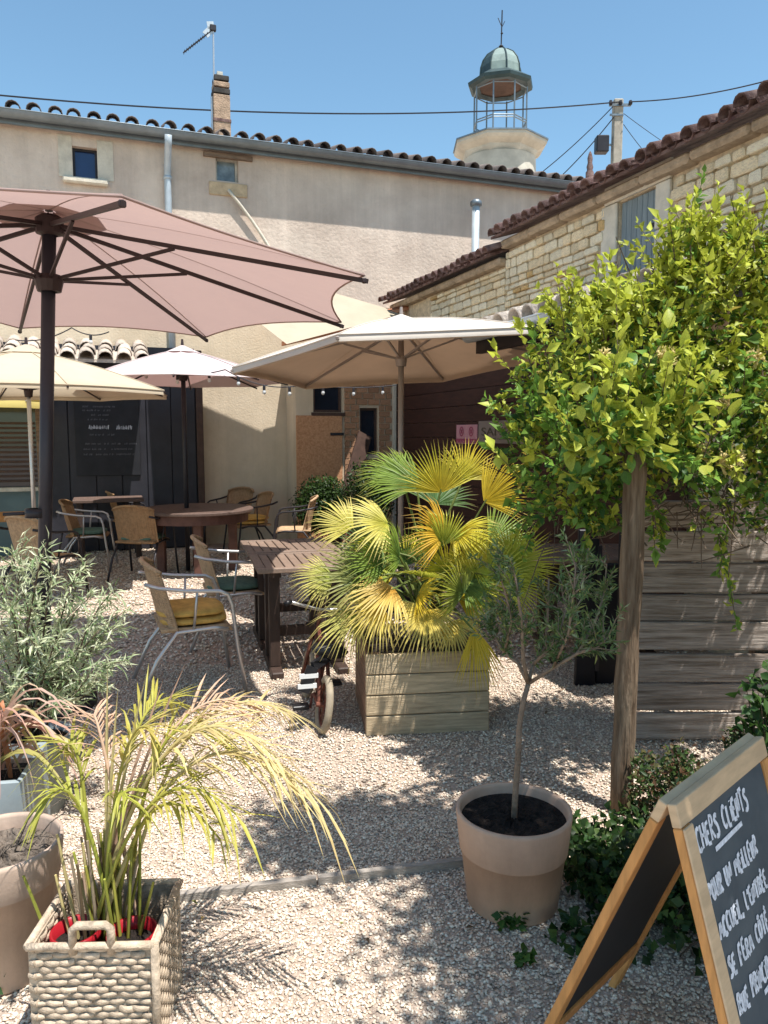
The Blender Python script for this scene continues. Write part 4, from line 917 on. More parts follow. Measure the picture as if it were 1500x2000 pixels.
def frond(H, D, Nn, rad, span, cin, cout, nb=30, droop=.25, seed=0):
    """a pleated fan: narrow folded blades radiating from the hub"""
    rr = np.random.default_rng(seed); H = Vector(H) - PX; D = Vector(D).normalized(); Nn = Vector(Nn); Nn = (Nn - D*Nn.dot(D)).normalized(); S = D.cross(Nn).normalized()
    m = MB(); span = R(span)
    for i in range(nb):
        a_ = (i/(nb-1)-.5)*span + rr.normal(0, .012); L = rad*(1 - .22*abs(i/(nb-1)-.5)*2)*rr.uniform(.9, 1.06); dr = droop*rr.uniform(.6, 1.5)*L
        d = D*math.cos(a_) + S*math.sin(a_); s_ = (-D*math.sin(a_) + S*math.cos(a_)); w_ = rad*span/nb*.26
        prof = ((.02, .2, 0), (.28, .75, 0), (.5, .85, -.05), (.75, .45, -.28), (1.0, .05, -1.0)); vs = []
        tw = rr.normal(0, .25)
        for q, ww, dz in prof:
            c_ = H + d*L*q + Nn*(dr*dz*.6) + Vector((0, 0, dr*dz*.5)) + s_*(L*q*q*rr.normal(0, .012)); ss = s_*math.cos(tw) + Nn*math.sin(tw)
            vs += [c_ + ss*w_*ww + Nn*w_*ww*.45, c_, c_ - ss*w_*ww + Nn*w_*ww*.45]
            k_ = (q**.8); col = np.array(cin)*(1-k_) + np.array(cout)*k_; col = col*rr.uniform(.88, 1.12)
            m.c += [tuple(col if q < .95 else col*.3 + np.array((.33, .22, .09))*.7)]*3
        fs = []
        for k_ in range(4): b_ = k_*3; fs += [(b_, b_+1, b_+4, b_+3), (b_+1, b_+2, b_+5, b_+4)]
        m.add(vs, fs)
    o = m.build('frond', 'leaf', pa)
    base_ = Vector((random.uniform(-.06, .06), random.uniform(-.06, .06), random.uniform(.1, .42))); mid = base_.lerp(H, .5) + Vector((0, 0, .05))
    st = MB(); st.tube([base_, mid, H + D*.02], [.011, .008, .005], 6); st.c = [(.16, .20, .05)]*len(st.v); st.build('stem', 'leaf_dull', o)
    return o
YEL = (.72, .53, .04); YG = (.50, .49, .05); LG = (.30, .40, .05); DG = (.08, .17, .05); PALE = (.78, .66, .22); OR = (.66, .36, .05)
PY = PX.y
def fr_(px, py, dy, dpx, dpy, dd, rad, span, cin, cout, seed, droop=.25, nb=30, tiltn=(0, -1, .5)):
    H = at(px, py, PY+dy); T_ = at(px+dpx, py+dpy, PY+dy+dd); frond(H, T_-H, tiltn, rad, span, cin, cout, nb, droop, seed)
fr_(862, 962, -.02, -15, -100, -.05, .33, 150, YEL, YG, 1, .12, 34, (0, -1, .7))
fr_(820, 950, .06, -120, -55, .02, .38, 110, DG, LG, 2, .15, 26, (.3, -.8, .6))
fr_(945, 980, -.08, 70, -60, -.1, .34, 120, YEL, YEL, 3, .15, 28, (-.3, -1, .5))
fr_(758, 1022, -.1, -100, -10, -.15, .33, 150, YG, PALE, 4, .2, 26, (0, -.8, .8))
fr_(868, 1046, -.2, -70, -55, -.2, .32, 130, YEL, OR, 5, .3, 28, (.2, -1, .6))
fr_(890, 1040, -.15, 75, 5, -.2, .31, 120, YEL, YG, 6, .3, 26, (0, -1, .8))
fr_(960, 1128, -.22, 45, -60, -.15, .31, 190, LG, (.46, .50, .07), 7, .15, 36, (.1, -1, .35))
fr_(715, 1130, -.12, -80, -15, -.1, .36, 170, DG, (.40, .37, .12), 8, .2, 30, (0, -.9, .6))
fr_(792, 1105, .05, -5, -80, .0, .27, 140, DG, LG, 9, .1, 28, (0, -1, .3))
fr_(770, 1150, -.25, -75, 25, -.15, .34, 150, OR, PALE, 10, .35, 30, (0, -.7, 1))
fr_(815, 1165, -.25, 40, -20, -.15, .22, 150, YEL, YEL, 11, .35, 26, (0, -.9, .8))
fr_(835, 1190, -.32, -15, 70, -.12, .27, 200, YEL, PALE, 12, .35, 32, (0, -1, .6))
fr_(905, 1160, -.28, -40, -40, -.1, .25, 170, DG, YG, 13, .2, 28, (.1, -1, .4))
fr_(925, 1225, -.43, 14, 80, -.06, .36, 62, YEL, YEL, 14, .12, 20, (0, -1, .3))
fr_(850, 985, .25, 20, -80, .2, .34, 150, DG, (.12, .19, .06), 15, .1, 28, (0, -1, .2))
fr_(740, 1075, .2, -90, -70, .15, .36, 130, DG, (.10, .18, .06), 16, .1, 28, (0, -1, .3))
fr_(955, 1060, .15, 90, -40, .1, .34, 130, DG, LG, 17, .1, 28, (0, -1, .3))
fr_(700, 1200, -.2, -60, 30, -.1, .30, 130, LG, PALE, 18, .35, 26, (0, -.8, .8))
fr_(985, 1135, -.15, 80, -20, -.1, .30, 150, LG, YG, 21, .15, 32, (.1, -1, .35))
fr_(650, 1125, -.05, -70, 10, -.05, .26, 130, LG, PALE, 22, .25, 26, (0, -.9, .6))
fr_(905, 935, .1, 30, -80, .05, .27, 140, YG, YEL, 23, .1, 30, (0, -1, .4))
fr_(790, 930, .12, -80, -40, .1, .33, 120, DG, LG, 24, .15, 28, (.2, -.8, .6))
fr_(870, 1115, -.2, -20, -60, -.12, .24, 160, LG, YEL, 25, .2, 28, (0, -1, .5))
fr_(745, 1185, -.3, -50, 45, -.1, .27, 150, YEL, PALE, 26, .35, 28, (0, -.8, .8))
fr_(880, 1215, -.3, 25, 60, -.1, .22, 170, YEL, PALE, 27, .35, 26, (0, -1, .5))
fr_(1000, 1100, -.2, 60, -50, -.1, .30, 170, LG, YG, 28, .15, 34, (.2, -1, .35))
fr_(930, 1115, -.25, -10, -70, -.1, .26, 150, LG, YEL, 29, .15, 30, (0, -1, .35))
fr_(690, 1030, .05, -70, -30, .05, .30, 120, YG, PALE, 30, .2, 26, (0, -.9, .6))
LEM = (.58, .56, .06)
for k_ in range(17):      # the rest of the clump, turned every way
    g_ = rng.uniform(0, 6.28); e_ = rng.uniform(-.35, .9); hp = PX + Vector((.24*math.cos(g_), .20*math.sin(g_) - .05, .34 + .34*e_*rng.uniform(.6, 1))); dd3 = Vector((math.cos(g_), math.sin(g_)*.7, e_)) + Vector(rng.normal(0, .2, 3))
    frond(hp, dd3, Vector((-.4*math.cos(g_), -.8, .8)), rng.uniform(.22, .32), rng.uniform(110, 175), [LG, YG, DG, YEL][k_ % 4], [LEM, YG, LG, LEM][k_ % 4], 30, rng.uniform(.12, .35), 100+k_)
tr = MB(); tr.tube([(0, 0, 0), (.01, 0, .2), (0, .01, .42)], [.075, .07, .05], 10)
tr.build('trunk', 'bark', pa, True)

# ================================================================== little old bicycle leaning on the planter
BP = gnd(634, 1448)
bk = thing('child_bicycle', 'small rusty old bicycle leaning against the left side of the planter', 'bicycle', (BP.x, BP.y, 0), R(14))
bkM = Matrix.Rotation(R(9), 4, 'Y')
def bpt(x, y, z): return bkM @ Vector((x, y, z))
wr = .135
for nm, y in (('rear', .14), ('front', .72)):
    wl = MB(); pts = [bpt(0, y + wr*math.cos(a_), wr + .012 + wr*math.sin(a_)) for a_ in np.linspace(0, 2*math.pi, 25)]
    wl.tube(pts, .021, 8, cap=False); wo = wl.build('wheel', 'rubber_cream', bk, True)
    m = MB(); pts = [bpt(0, y + (wr-.022)*math.cos(a_), wr + .012 + (wr-.022)*math.sin(a_)) for a_ in np.linspace(0, 2*math.pi, 25)]; m.tube(pts, .008, 6, cap=False)
    for k_ in range(12):
        a_ = 2*math.pi*k_/12; m.tube([bpt(0, y, wr+.012), bpt(0, y+(wr-.022)*math.cos(a_), wr+.012+(wr-.022)*math.sin(a_))], .0025, 4)
    m.tube([bpt(-.045, y, wr+.012), bpt(.045, y, wr+.012)], .014, 8); m.build('rim', 'rust', wo)
m = MB()
for a_, b_ in (((0, .30, .37), (0, .36, .13)), ((0, .36, .13), (0, .63, .42)), ((0, .31, .33), (0, .63, .46)), ((-.03, .14, .147), (-.02, .31, .33)), ((.03, .14, .147), (.02, .31, .33)), ((-.03, .14, .147), (-.02, .36, .13)), ((.03, .14, .147), (.02, .36, .13)), ((-.03, .72, .147), (-.025, .64, .40)), ((.03, .72, .147), (.025, .64, .40)), ((0, .645, .38), (0, .615, .56))):
    m.tube([bpt(*a_), bpt(*b_)], .012, 8)
m.build('frame', 'rust', bk, True)
m = MB(); vs = []; n_ = 8
sec = ((.17, .085, .42, .03), (.20, .105, .43, .035), (.26, .095, .43, .032), (.33, .05, .425, .025), (.40, .028, .42, .02), (.425, .015, .415, .012))
for y, hw, z, th in sec:
    for j in range(n_): g_ = 2*math.pi*j/n_; vs.append(bpt(hw*math.cos(g_), y, z + th*math.sin(g_)))
m.add(vs, [(i*n_+j, i*n_+(j+1) % n_, (i+1)*n_+(j+1) % n_, (i+1)*n_+j) for i in range(len(sec)-1) for j in range(n_)] + [tuple(range(n_-1, -1, -1)), tuple(range((len(sec)-1)*n_, len(sec)*n_))]); m.build('saddle', 'black_plastic', bk, True)
m = MB(); m.tube([bpt(-.20, .56, .60), bpt(-.12, .62, .575), bpt(0, .615, .56), bpt(.12, .62, .575), bpt(.20, .56, .60)], .010, 8); hb = m.build('handlebar', 'alu', bk, True)
for s in (-1, 1):
    m = MB(); m.tube([bpt(s*.20, .56, .60), bpt(s*.225, .50, .60)], .017, 8); m.build('grip', 'black_plastic', hb, True)
    m = MB(); m.tube([bpt(s*.03, .36, .13), bpt(s*.045, .36+.08*s, .13+.05*s)], .008, 6); m.build('crank', 'rust', bk)
    m = MB(); m.box((-.045, -.03, -.012), (.045, .03, .012), Matrix.Translation(bpt(s*.10, .36+.08*s, .13+.05*s)), bev=.004); pd_ = m.build('pedal', 'black_plastic', bk)
A = gnd(612, 1452); m = MB()
for dz in (0, .055): m.box((-.05, -.006, -.012), (.05, .006, .012), Matrix.Translation(bpt(-.115, .10, .255+dz)))
m.build('reflector', 'white_paint', bk)
m = MB(); m.bar(bpt(-.10, .105, .36), bpt(-.13, .105, .22), .06, .02, (0, 1, 0)); m.bar(bpt(-.10, .105, .36), bpt(-.0, .2, .40), .05, .02, (0, 1, 0)); m.build('mudguard', 'black_plastic', bk)

# ================================================================== olive tree in its pot
OP = gnd(1000, 1760)
OB = Vector((OP.x, OP.y, 0))
pot = thing('beige_pot', 'round beige pot with a banded rim holding the little olive tree', 'pot', OB)
def pot_prof(r, h, band=.42, top=.0): return [(0, 0), (r*.74, 0), (r*.79, .012), (r*.90, h*(1-band)), (r*.905, h*(1-band)), (r*.935, h*(1-band)+.008), (r, h-.012), (r*.995, h), (r*.94, h), (r*.92, h-.01), (r*.88, h-.09)]
PR, PHt = .195, .335
m = MB(); m.lathe(pot_prof(PR, PHt), 56); m.build('body', 'pot_beige', pot, True)
def soil_disc(r, z, mt, parent, bumps=.012, n=36, rings=9):
    m = MB(); m.v.append((0, 0, z))
    for i in range(1, rings+1):
        for j in range(n): g_ = 2*math.pi*j/n; m.v.append((r*i/rings*math.cos(g_), r*i/rings*math.sin(g_), z + (random.uniform(-bumps, bumps) if i < rings else 0)))
    m.f += [(0, 1+j, 1+(j+1) % n) for j in range(n)]
    for i in range(rings-1): m.f += [(1+i*n+j, 1+(i+1)*n+j, 1+(i+1)*n+(j+1) % n, 1+i*n+(j+1) % n) for j in range(n)]
    return m.build('soil', mt, parent)
soil_disc(PR*.905, PHt-.035, 'soil', pot)
ol = thing('olive_tree', 'young olive tree with a thin forked trunk and sparse grey green crown', 'tree', OB + Vector((0, 0, PHt-.05)))
O0 = OB + Vector((0, 0, PHt-.05)); YO = OB.y
def opx(px, py, dy=0.0): return at(px, py, YO+dy) - O0
tk = MB(); tk.tube([(0, 0, -.05), opx(1006, 1560), opx(1012, 1480), opx(1014, 1420), opx(1022, 1370), opx(1032, 1335)], [.0115, .0105, .010, .0095, .009, .0085], 10); trunk = tk.build('trunk', 'bark_olive', ol, True)
F0 = (1032, 1335)
limbs = [[F0 + (0,), (1080, 1305, -.05), (1130, 1275, -.1), (1165, 1265, -.12), (1192, 1240, -.12)],
         [F0 + (0,), (1012, 1295, .03), (985, 1275, .05), (965, 1240, .06), (955, 1190, .08)],
         [F0 + (0,), (1040, 1300, .05), (1065, 1262, .12), (1070, 1200, .15), (1072, 1130, .15)],
         [F0 + (0,), (1022, 1290, -.05), (1020, 1220, -.1), (1010, 1150, -.12), (1000, 1100, -.12)],
         [(1080, 1305, -.05), (1110, 1240, -.15), (1120, 1160, -.2), (1125, 1100, -.2)],
         [(1130, 1275, -.1), (1160, 1220, -.02), (1180, 1160, .05), (1185, 1100, .05)],
         [(1065, 1262, .12), (1100, 1200, .2), (1140, 1130, .25), (1150, 1070, .25)],
         [(985, 1275, .05), (1000, 1215, -.02), (985, 1150, -.05), (970, 1110, -.05)],
         [(1040, 1300, .05), (1090, 1250, .0), (1105, 1190, .05), (1090, 1120, .1)]]
LP, LD = [], []
for L_ in limbs:
    pts = [opx(*p) for p in L_]; m = MB(); r0 = .0075 if L_[0][:2] == F0 else .005
    m.tube(pts, [r0*(1-.6*i/(len(pts)-1)) for i in range(len(pts))], 6); m.build('branch', 'bark_olive', trunk, True)
    for i in range(len(pts)-1):
        a_, b_ = pts[i], pts[i+1]
        if i == 0 and L_[0][:2] == F0: continue
        for k_ in range(4):
            p = a_.lerp(b_, random.random()); d = (b_-a_).normalized() + Vector((random.gauss(0, .7), random.gauss(0, .7), random.gauss(.15, .6))); q = p + d.normalized()*random.uniform(.05, .13)
            tg = MB(); tg.tube([p, p.lerp(q, .5) + Vector((0, 0, .01)), q], [.0022, .0018, .001], 4); tg.build('twig', 'bark_olive', trunk)
            for s in np.linspace(.1, 1, 15):
                for e_ in range(2):
                    LP.append(p.lerp(q, s)); LD.append((q-p).normalized() + Vector((random.gauss(0, .8), random.gauss(0, .8), random.gauss(0, .8))))
n = len(LP); Cc = np.array([(.10, .16, .05), (.15, .22, .08), (.25, .30, .17), (.32, .34, .11)])[rng.choice(4, n, p=(.45, .32, .17, .06))]*rng.uniform(.8, 1.2, (n, 1))
o = obj('leaves', leafmesh('leaves', np.array(LP), np.array(LD), rng.normal(0, 1, (n, 3)) + (0, 0, .8), rng.uniform(.020, .038, n), rng.uniform(.005, .008, n), Cc, 'leaf_dull', .15, .1), ol); tag(o, kind='stuff')
print('olive leaves', n)

# ================================================================== fence, post and honeysuckle
FY = 3.85; x0 = at(1248, 1200, FY).x
fe = thing('board_fence', 'fence of weathered horizontal boards under the honeysuckle', 'fence', (x0, FY, 0))
zb0 = at(1400, 1430, FY).z
z = .02; i = 0
while z < 1.22:
    h = random.uniform(.135, .158); ofs = random.uniform(-.018, .018)
    M = Matrix.Translation((.9, ofs, z+h/2)) @ Matrix.Rotation(random.uniform(-.006, .006), 4, 'Y')
    MB().box((-.9, -.014, -h/2), (1.1, .014, h/2-.006), M, bev=.004).build('board', 'fence_wood', fe); z += h + random.choice((.003, .006, .011)); i += 1
for x in (.62, 1.9): MB().box((x, .03, 0), (x+.08, .11, 1.4), bev=.005).build('upright', 'post_wood', fe)
Q = gnd(1213, 1585); PT = at(1243, 880, Q.y)
po = thing('wooden_post', 'rough round wooden post at the end of the board fence', 'post', (Q.x, Q.y, 0))
m = MB(); k_ = 14; pts = [Vector((0, 0, 0)).lerp(Vector((PT.x-Q.x, 0, PT.z+.02)), i/k_) + Vector((random.gauss(0, .0025), random.gauss(0, .0025), 0)) for i in range(k_+1)]
m.tube(pts, [.046*random.uniform(.95, 1.05) for _ in pts], 16); m.build('shaft', 'post_wood', po, True)
QH = Vector((1.5, 3.55, 1.1))
hs = thing('honeysuckle', 'dense honeysuckle with lime tips and cream flowers climbing over the fence', 'climber', QH)
blobs = [(1130, 760, 3.2, .26, .24), (1230, 700, 3.2, .34, .28), (1340, 660, 3.25, .36, .30), (1450, 620, 3.25, .36, .30), (1180, 880, 3.1, .32, .24), (1300, 840, 3.1, .34, .26), (1420, 830, 3.1, .36, .28), (1500, 760, 3.15, .34, .32),
         (1110, 950, 3.15, .22, .17), (1060, 880, 3.15, .15, .16), (1255, 640, 3.35, .2, .12), (1370, 560, 3.3, .26, .16), (1480, 540, 3.35, .26, .16), (1180, 1000, 3.15, .13, .10), (1450, 960, 3.05, .25, .16), (1340, 500, 3.3, .08, .14), (1425, 520, 3.35, .07, .10), (1320, 550, 3.3, .12, .16), (1490, 510, 3.35, .09, .10), (1560, 700, 3.2, .4, .45), (1560, 930, 3.1, .3, .3), (1190, 655, 3.3, .12, .07), (1150, 640, 3.2, .12, .10),
         (1200, 850, 2.80, .15, .13), (1270, 820, 2.80, .17, .15), (1230, 770, 2.84, .17, .14), (1330, 880, 2.85, .16, .10), (1150, 900, 2.84, .12, .10)]
HP, HD, HC = [], [], []
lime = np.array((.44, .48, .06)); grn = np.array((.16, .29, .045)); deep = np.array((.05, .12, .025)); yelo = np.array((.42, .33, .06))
for (px, py, D_, rx, rz_) in blobs:
    D_ += .30 if px > 1200 else .20; rx *= 1.10; rz_ *= 1.10; thk = .24 if px > 1200 else .16
    c_ = np.array(at(px, py, D_)); n = int(rx*rz_*7000); u_ = unit(rng.normal(0, 1, (n, 3))); rad = rng.uniform(.25, 1.08, (n, 1))**.55
    # clumps: pull the leaves towards a few dozen shoot ends
    k = max(6, n//26); cc = unit(rng.normal(0, 1, (k, 3)))*rng.uniform(.55, 1.05, (k, 1)); pick = rng.integers(0, k, n)
    off = np.where(rng.random((n, 1)) < .72, cc[pick] + rng.normal(0, .17, (n, 3)), u_*rad)
    p = c_ + off*np.array((rx, min(rx, thk), rz_)); d = unit(off)*.9 + rng.normal(0, .7, (n, 3)) + np.array((0, 0, .25))
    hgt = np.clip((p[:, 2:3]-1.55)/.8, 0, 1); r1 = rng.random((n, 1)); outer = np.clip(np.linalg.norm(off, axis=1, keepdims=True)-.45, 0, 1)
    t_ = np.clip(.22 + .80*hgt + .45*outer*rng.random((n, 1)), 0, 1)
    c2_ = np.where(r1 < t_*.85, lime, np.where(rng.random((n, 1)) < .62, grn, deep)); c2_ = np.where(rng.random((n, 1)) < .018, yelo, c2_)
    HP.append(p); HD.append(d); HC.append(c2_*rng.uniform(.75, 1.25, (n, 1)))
sprigs = [((1090, 740), (960, 795)), ((1060, 880), (965, 800)), ((1100, 690), (1010, 640)), ((1050, 900), (1000, 985)), ((1090, 960), (1005, 1050)), ((1120, 700), (1075, 610)), ((1320, 560), (1308, 432)), ((1350, 560), (1345, 428)), ((1440, 560), (1430, 470)), ((1490, 550), (1478, 465)), ((1160, 640), (1165, 570)),
          ((1240, 620), (1215, 575)), ((1110, 850), (1035, 830)), ((1400, 1030), (1440, 1230)), ((1430, 1000), (1405, 1120)), ((1290, 1010), (1290, 1070)), ((1270, 960), (1280, 1090)), ((1180, 990), (1140, 1090)), ((1080, 980), (1020, 1090)), ((1380, 540), (1395, 470))]
ST = MB()
for k_ in range(430):          # young shoots standing out of the mass, leaves in pairs that get smaller to the tip
    b_ = blobs[rng.integers(0, len(blobs))]; c_ = np.array(at(b_[0], b_[1], b_[2]+(.30 if b_[0] > 1200 else .20))); u_ = unit(rng.normal(0, 1, 3) + np.array((-.1, -.35, .45)))
    A_ = c_ + u_*np.array((b_[3], min(b_[3], .3), b_[4]))*.95; dr_ = unit(u_*.6 + np.array((0, -.1, .75)) + rng.normal(0, .3, 3)); L_ = rng.uniform(.07, .2)*(1.7 if rng.random() < .25 else 1)
    B_ = A_ + dr_*L_; n = 9; s_ = np.repeat(np.linspace(.05, 1, n), 2)[:, None]; p = A_ + (B_-A_)*s_; HP.append(p); HD.append(dr_*(.3+.7*s_) + rng.normal(0, .6, (2*n, 3)))
    tip = np.clip((c_[2]-1.45)/.5, .12, 1); cc_ = lime if rng.random() < .25 + .7*tip else grn
    HC.append(np.where(s_ > .4, cc_*1.15, cc_*.75)*rng.uniform(.8, 1.25, (2*n, 1))); ST.tube([Vector(A_)-QH, Vector(B_)-QH], [.0025, .001], 4)
for (a_, b_) in sprigs:
    D_ = random.uniform(3.38, 3.65); A_ = np.array(at(*a_, D_)); B_ = np.array(at(*b_, D_ - .05)); n = 26; s_ = np.linspace(.05, 1, n)[:, None]
    bow = np.sin(s_*math.pi)*np.array((0, 0, .04)); p = A_ + (B_-A_)*s_ + bow; ax_ = unit(B_-A_); p = np.repeat(p, 2, 0)
    d = ax_*.6 + rng.normal(0, .75, (len(p), 3)); up__ = b_[1] < a_[1] or b_[0] < 1000
    HP.append(p); HD.append(d); HC.append(np.where(rng.random((len(p), 1)) < (.75 if up__ else .35), lime*1.1, grn)*rng.uniform(.8, 1.3, (len(p), 1)))
    ST.tube([Vector(A_)-QH, Vector((A_+B_)/2 + (0, 0, .04))-QH, Vector(B_)-QH], [.005, .0035, .0015], 5)
HP = np.vstack(HP); HD = np.vstack(HD); HC = np.vstack(HC); n = len(HP)
HN = rng.normal(0, .8, (n, 3)) + np.array((.1, -.5, .8)); HL = rng.uniform(.024, .056, n)*np.where(rng.random(n) < .12, 1.5, 1.0); HW = HL*rng.uniform(.42, .68, n)
# the 300 leaves that show largest are leaves of their own
score = HP[:, 1] - 6*HL + np.where(np.abs(HP[:, 0]/HP[:, 1]) > .5, 9, 0); top300 = np.argsort(score)[:300]; mask = np.ones(n, bool); mask[top300] = False
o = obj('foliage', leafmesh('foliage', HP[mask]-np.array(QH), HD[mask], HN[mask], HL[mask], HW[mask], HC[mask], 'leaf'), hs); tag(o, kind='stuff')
LV = {}
for mt in ('leaf_lime', 'leaf_green', 'leaf_deep'):
    for v_ in range(2):
        m = MB(); w_ = .29 + .05*v_; P_ = ((0, .02), (.18, .8), (.42, 1.0), (.7, .78), (.9, .35), (1, .02)); vs = []
        for q, ww in P_: zc2 = -.22*q*q; vs += [(-w_*ww, q, zc2 + w_*ww*.35), (0, q, zc2), (w_*ww, q, zc2 + w_*ww*.35)]
        m.add(vs, [f for i in range(5) for f in ((i*3, i*3+1, i*3+4, i*3+3), (i*3+1, i*3+2, i*3+5, i*3+4))]); LV[mt, v_] = m.mesh('leaf', mt, True)
for i in top300:
    d = Vector(HD[i]).normalized(); nn = Vector(HN[i]); x_ = d.cross(nn).normalized(); z_ = x_.cross(d); L_ = HL[i]*1.12
    M = Matrix((( x_.x*L_, d.x*L_, z_.x*L_, HP[i][0]-QH.x), (x_.y*L_, d.y*L_, z_.y*L_, HP[i][1]-QH.y), (x_.z*L_, d.z*L_, z_.z*L_, HP[i][2]-QH.z), (0, 0, 0, 1)))
    mt = 'leaf_lime' if HC[i][0] > .17 else ('leaf_green' if HC[i][1] > .12 else 'leaf_deep'); inst('leaf', LV[mt, int(i) % 2], hs, M)
for k_ in range(150):          # the woody tangle inside
    b_ = blobs[rng.integers(0, 15)]; a_ = at(b_[0]+rng.normal(0, 40), b_[1]+rng.normal(30, 40), b_[2]+.4+rng.normal(0, .08)); d = Vector(rng.normal(0, .13, 3)) + Vector((0, 0, .02))
    ST.tube([a_-QH, a_ + d*.6 + Vector(rng.normal(0, .03, 3)) - QH, a_ + d*1.4 - QH], [.004, .003, .0018], 4)
for k_ in range(70):
    a_ = at(1350+rng.normal(0, 45), 975+rng.normal(0, 25), 3.42+rng.normal(0, .05)); d = Vector(rng.normal(0, .08, 3))
    ST.tube([a_-QH, a_ + d - Vector((0, 0, .02)) - QH, a_ + d*1.5 - QH], [.003, .0025, .0012], 4)
tag(ST.build('stems', 'bark', hs), kind='stuff')
fm = MB()
for k_ in range(16):
    g_ = 2.4*k_; e_ = .25 + .06*k_; d = Vector((math.cos(g_)*e_, math.sin(g_)*e_, 1.1-.05*k_)).normalized(); o_ = d.orthogonal().normalized()
    fm.tube([(0, 0, 0), d*.5, d*.8], [.05, .07, .14], 5)
    for q_ in (-1, 1): fm.add([d*.75 + o_*.12*q_, d*1.0 + o_*.34*q_ + Vector((0, 0, .05)), d*1.05 + o_*.2*q_ - Vector((0, 0, .12)), d*.8 - o_*.02*q_], [(0, 1, 2, 3)])
fme = fm.mesh('flower', 'flower_cream', True)
for (px, py) in ((1365, 885), (1432, 892), (1292, 705), (1405, 905), (1280, 715), (1330, 830), (1240, 860), (1300, 700), (1425, 790), (1175, 700), (1480, 700)):
    p = at(px, py, 3.22 + random.uniform(0, .06)) - QH; inst('flower', fme, hs, Matrix.Translation(p) @ Euler((random.uniform(.6, 1.5), 0, random.uniform(0, 6))).to_matrix().to_4x4() @ Matrix.Scale(random.uniform(.045, .062), 4))

# ---- low plants at the foot of the fence and around the pot
def leafy(name, label, cat, boxes, n, L, cols, base, grp=None, kind=None, mt='leaf', stems=True, wr_=.5):
    P_ = []; 
    for (c_, r_, k_) in boxes: u_ = unit(rng.normal(0, 1, (k_, 3)))*rng.uniform(.1, 1, (k_, 1))**.45*rng.uniform(.85, 1.1, (k_, 1)); P_.append(np.array(c_) + u_*np.array(r_))
    P_ = np.vstack(P_); P_[:, 2] = np.maximum(P_[:, 2], .01); n = len(P_)
    t = thing(name, label, cat, base, 0, grp); B_ = np.array(base)
    C_ = np.array(cols)[rng.integers(0, len(cols), n)]*rng.uniform(.7, 1.3, (n, 1)); Ls = rng.uniform(.7, 1.3, n)*L
    o = obj('foliage', leafmesh('foliage', P_-B_, rng.normal(0, .8, (n, 3)) + (0, -.1, .3), rng.normal(0, .6, (n, 3)) + (0, -.4, .9), Ls, Ls*wr_, C_, mt), t); tag(o, kind='stuff')
    if stems:
        m = MB()
        for i in rng.choice(n, min(n, 50), replace=False): p = Vector(P_[i]); m.tube([Vector((p.x*.6+base[0]*.4 - base[0], p.y*.6+base[1]*.4 - base[1], -base[2]+.0)), (p-Vector(base))*.8 + Vector((0, 0, -.03)), p-Vector(base)], [.003, .0025, .0015], 4)
        tag(m.build('stems', 'bark', t), kind='stuff')
    return t
b_ = gnd(1320, 1560)
leafy('low_shrub', 'small leaved dark shrub at the foot of the fence behind the chalkboard', 'shrub', [((b_.x-.05+rng.normal(0, .20), 2.92+rng.normal(0, .12), abs(rng.normal(.17, .10))), (rng.uniform(.05, .13), rng.uniform(.05, .12), rng.uniform(.05, .13)), 230) for _ in range(20)], 0, .026, [(.05, .10, .02), (.09, .14, .04), (.14, .13, .05), (.03, .06, .015), (.12, .06, .03)], (b_.x, 2.95, 0))
b_ = gnd(1180, 1800)
leafy('ivy', 'dark ivy and weeds creeping along the right of the beige pot', 'ground plants', [((b_.x+.03, b_.y+.25, .05), (.14, .35, .06), 750), ((b_.x+.2, b_.y+.15, .10), (.22, .4, .10), 900), ((b_.x+.4, b_.y-.1, .10), (.3, .35, .10), 900), ((b_.x-.05, b_.y-.12, .03), (.16, .12, .03), 220)], 0, .036, [(.03, .075, .018), (.05, .11, .022), (.022, .05, .012), (.08, .13, .03)], (b_.x+.15, b_.y, 0), wr_=.8)
b_ = gnd(1000, 1812)
leafy('weed', 'small green weed sprouting at the front of the beige pot', 'weed', [((b_.x, b_.y, .035), (.05, .03, .03), 60)], 0, .03, [(.05, .12, .02), (.08, .16, .03)], (b_.x, b_.y, 0), wr_=.8, stems=False)
b_ = gnd(1022, 1885)
leafy('weed', 'single tiny weed in the gravel below the beige pot', 'weed', [((b_.x, b_.y, .02), (.03, .03, .02), 24)], 0, .03, [(.05, .12, .02), (.08, .16, .03)], (b_.x, b_.y, 0), wr_=.8, stems=False)
A = at(1490, 1400, 2.9)
leafy('dark_bush', 'dark glossy bush at the right edge beside the chalkboard top', 'shrub', [((A.x+.1, 2.9, .45), (.2, .2, .3), 700)], 0, .05, [(.03, .08, .018), (.05, .11, .022)], (A.x+.1, 2.9, 0), wr_=.6)
A = on_v(632, 1040, VA-.75); w_ = wd(A.x, A.y)
leafy('clipped_shrub', 'clipped dark green shrub standing before the plywood door', 'shrub', [((w_.x, w_.y, .62), (.42, .35, .40), 5200), ((w_.x, w_.y, .62), (.3, .25, .3), 1500)], 0, .05, [(.035, .075, .015), (.055, .11, .02), (.025, .05, .012)], (w_.x, w_.y, 0))
A = at(720, 930, 10.0)
leafy('clipped_shrub', 'darker shrub half hidden behind the top palm fronds', 'shrub', [((A.x, 10.0, .75), (.38, .3, .5), 2600), ((A.x, 10.0, .75), (.25, .2, .35), 900)], 0, .05, [(.025, .055, .012), (.04, .08, .016)], (A.x, 10.0, 0))
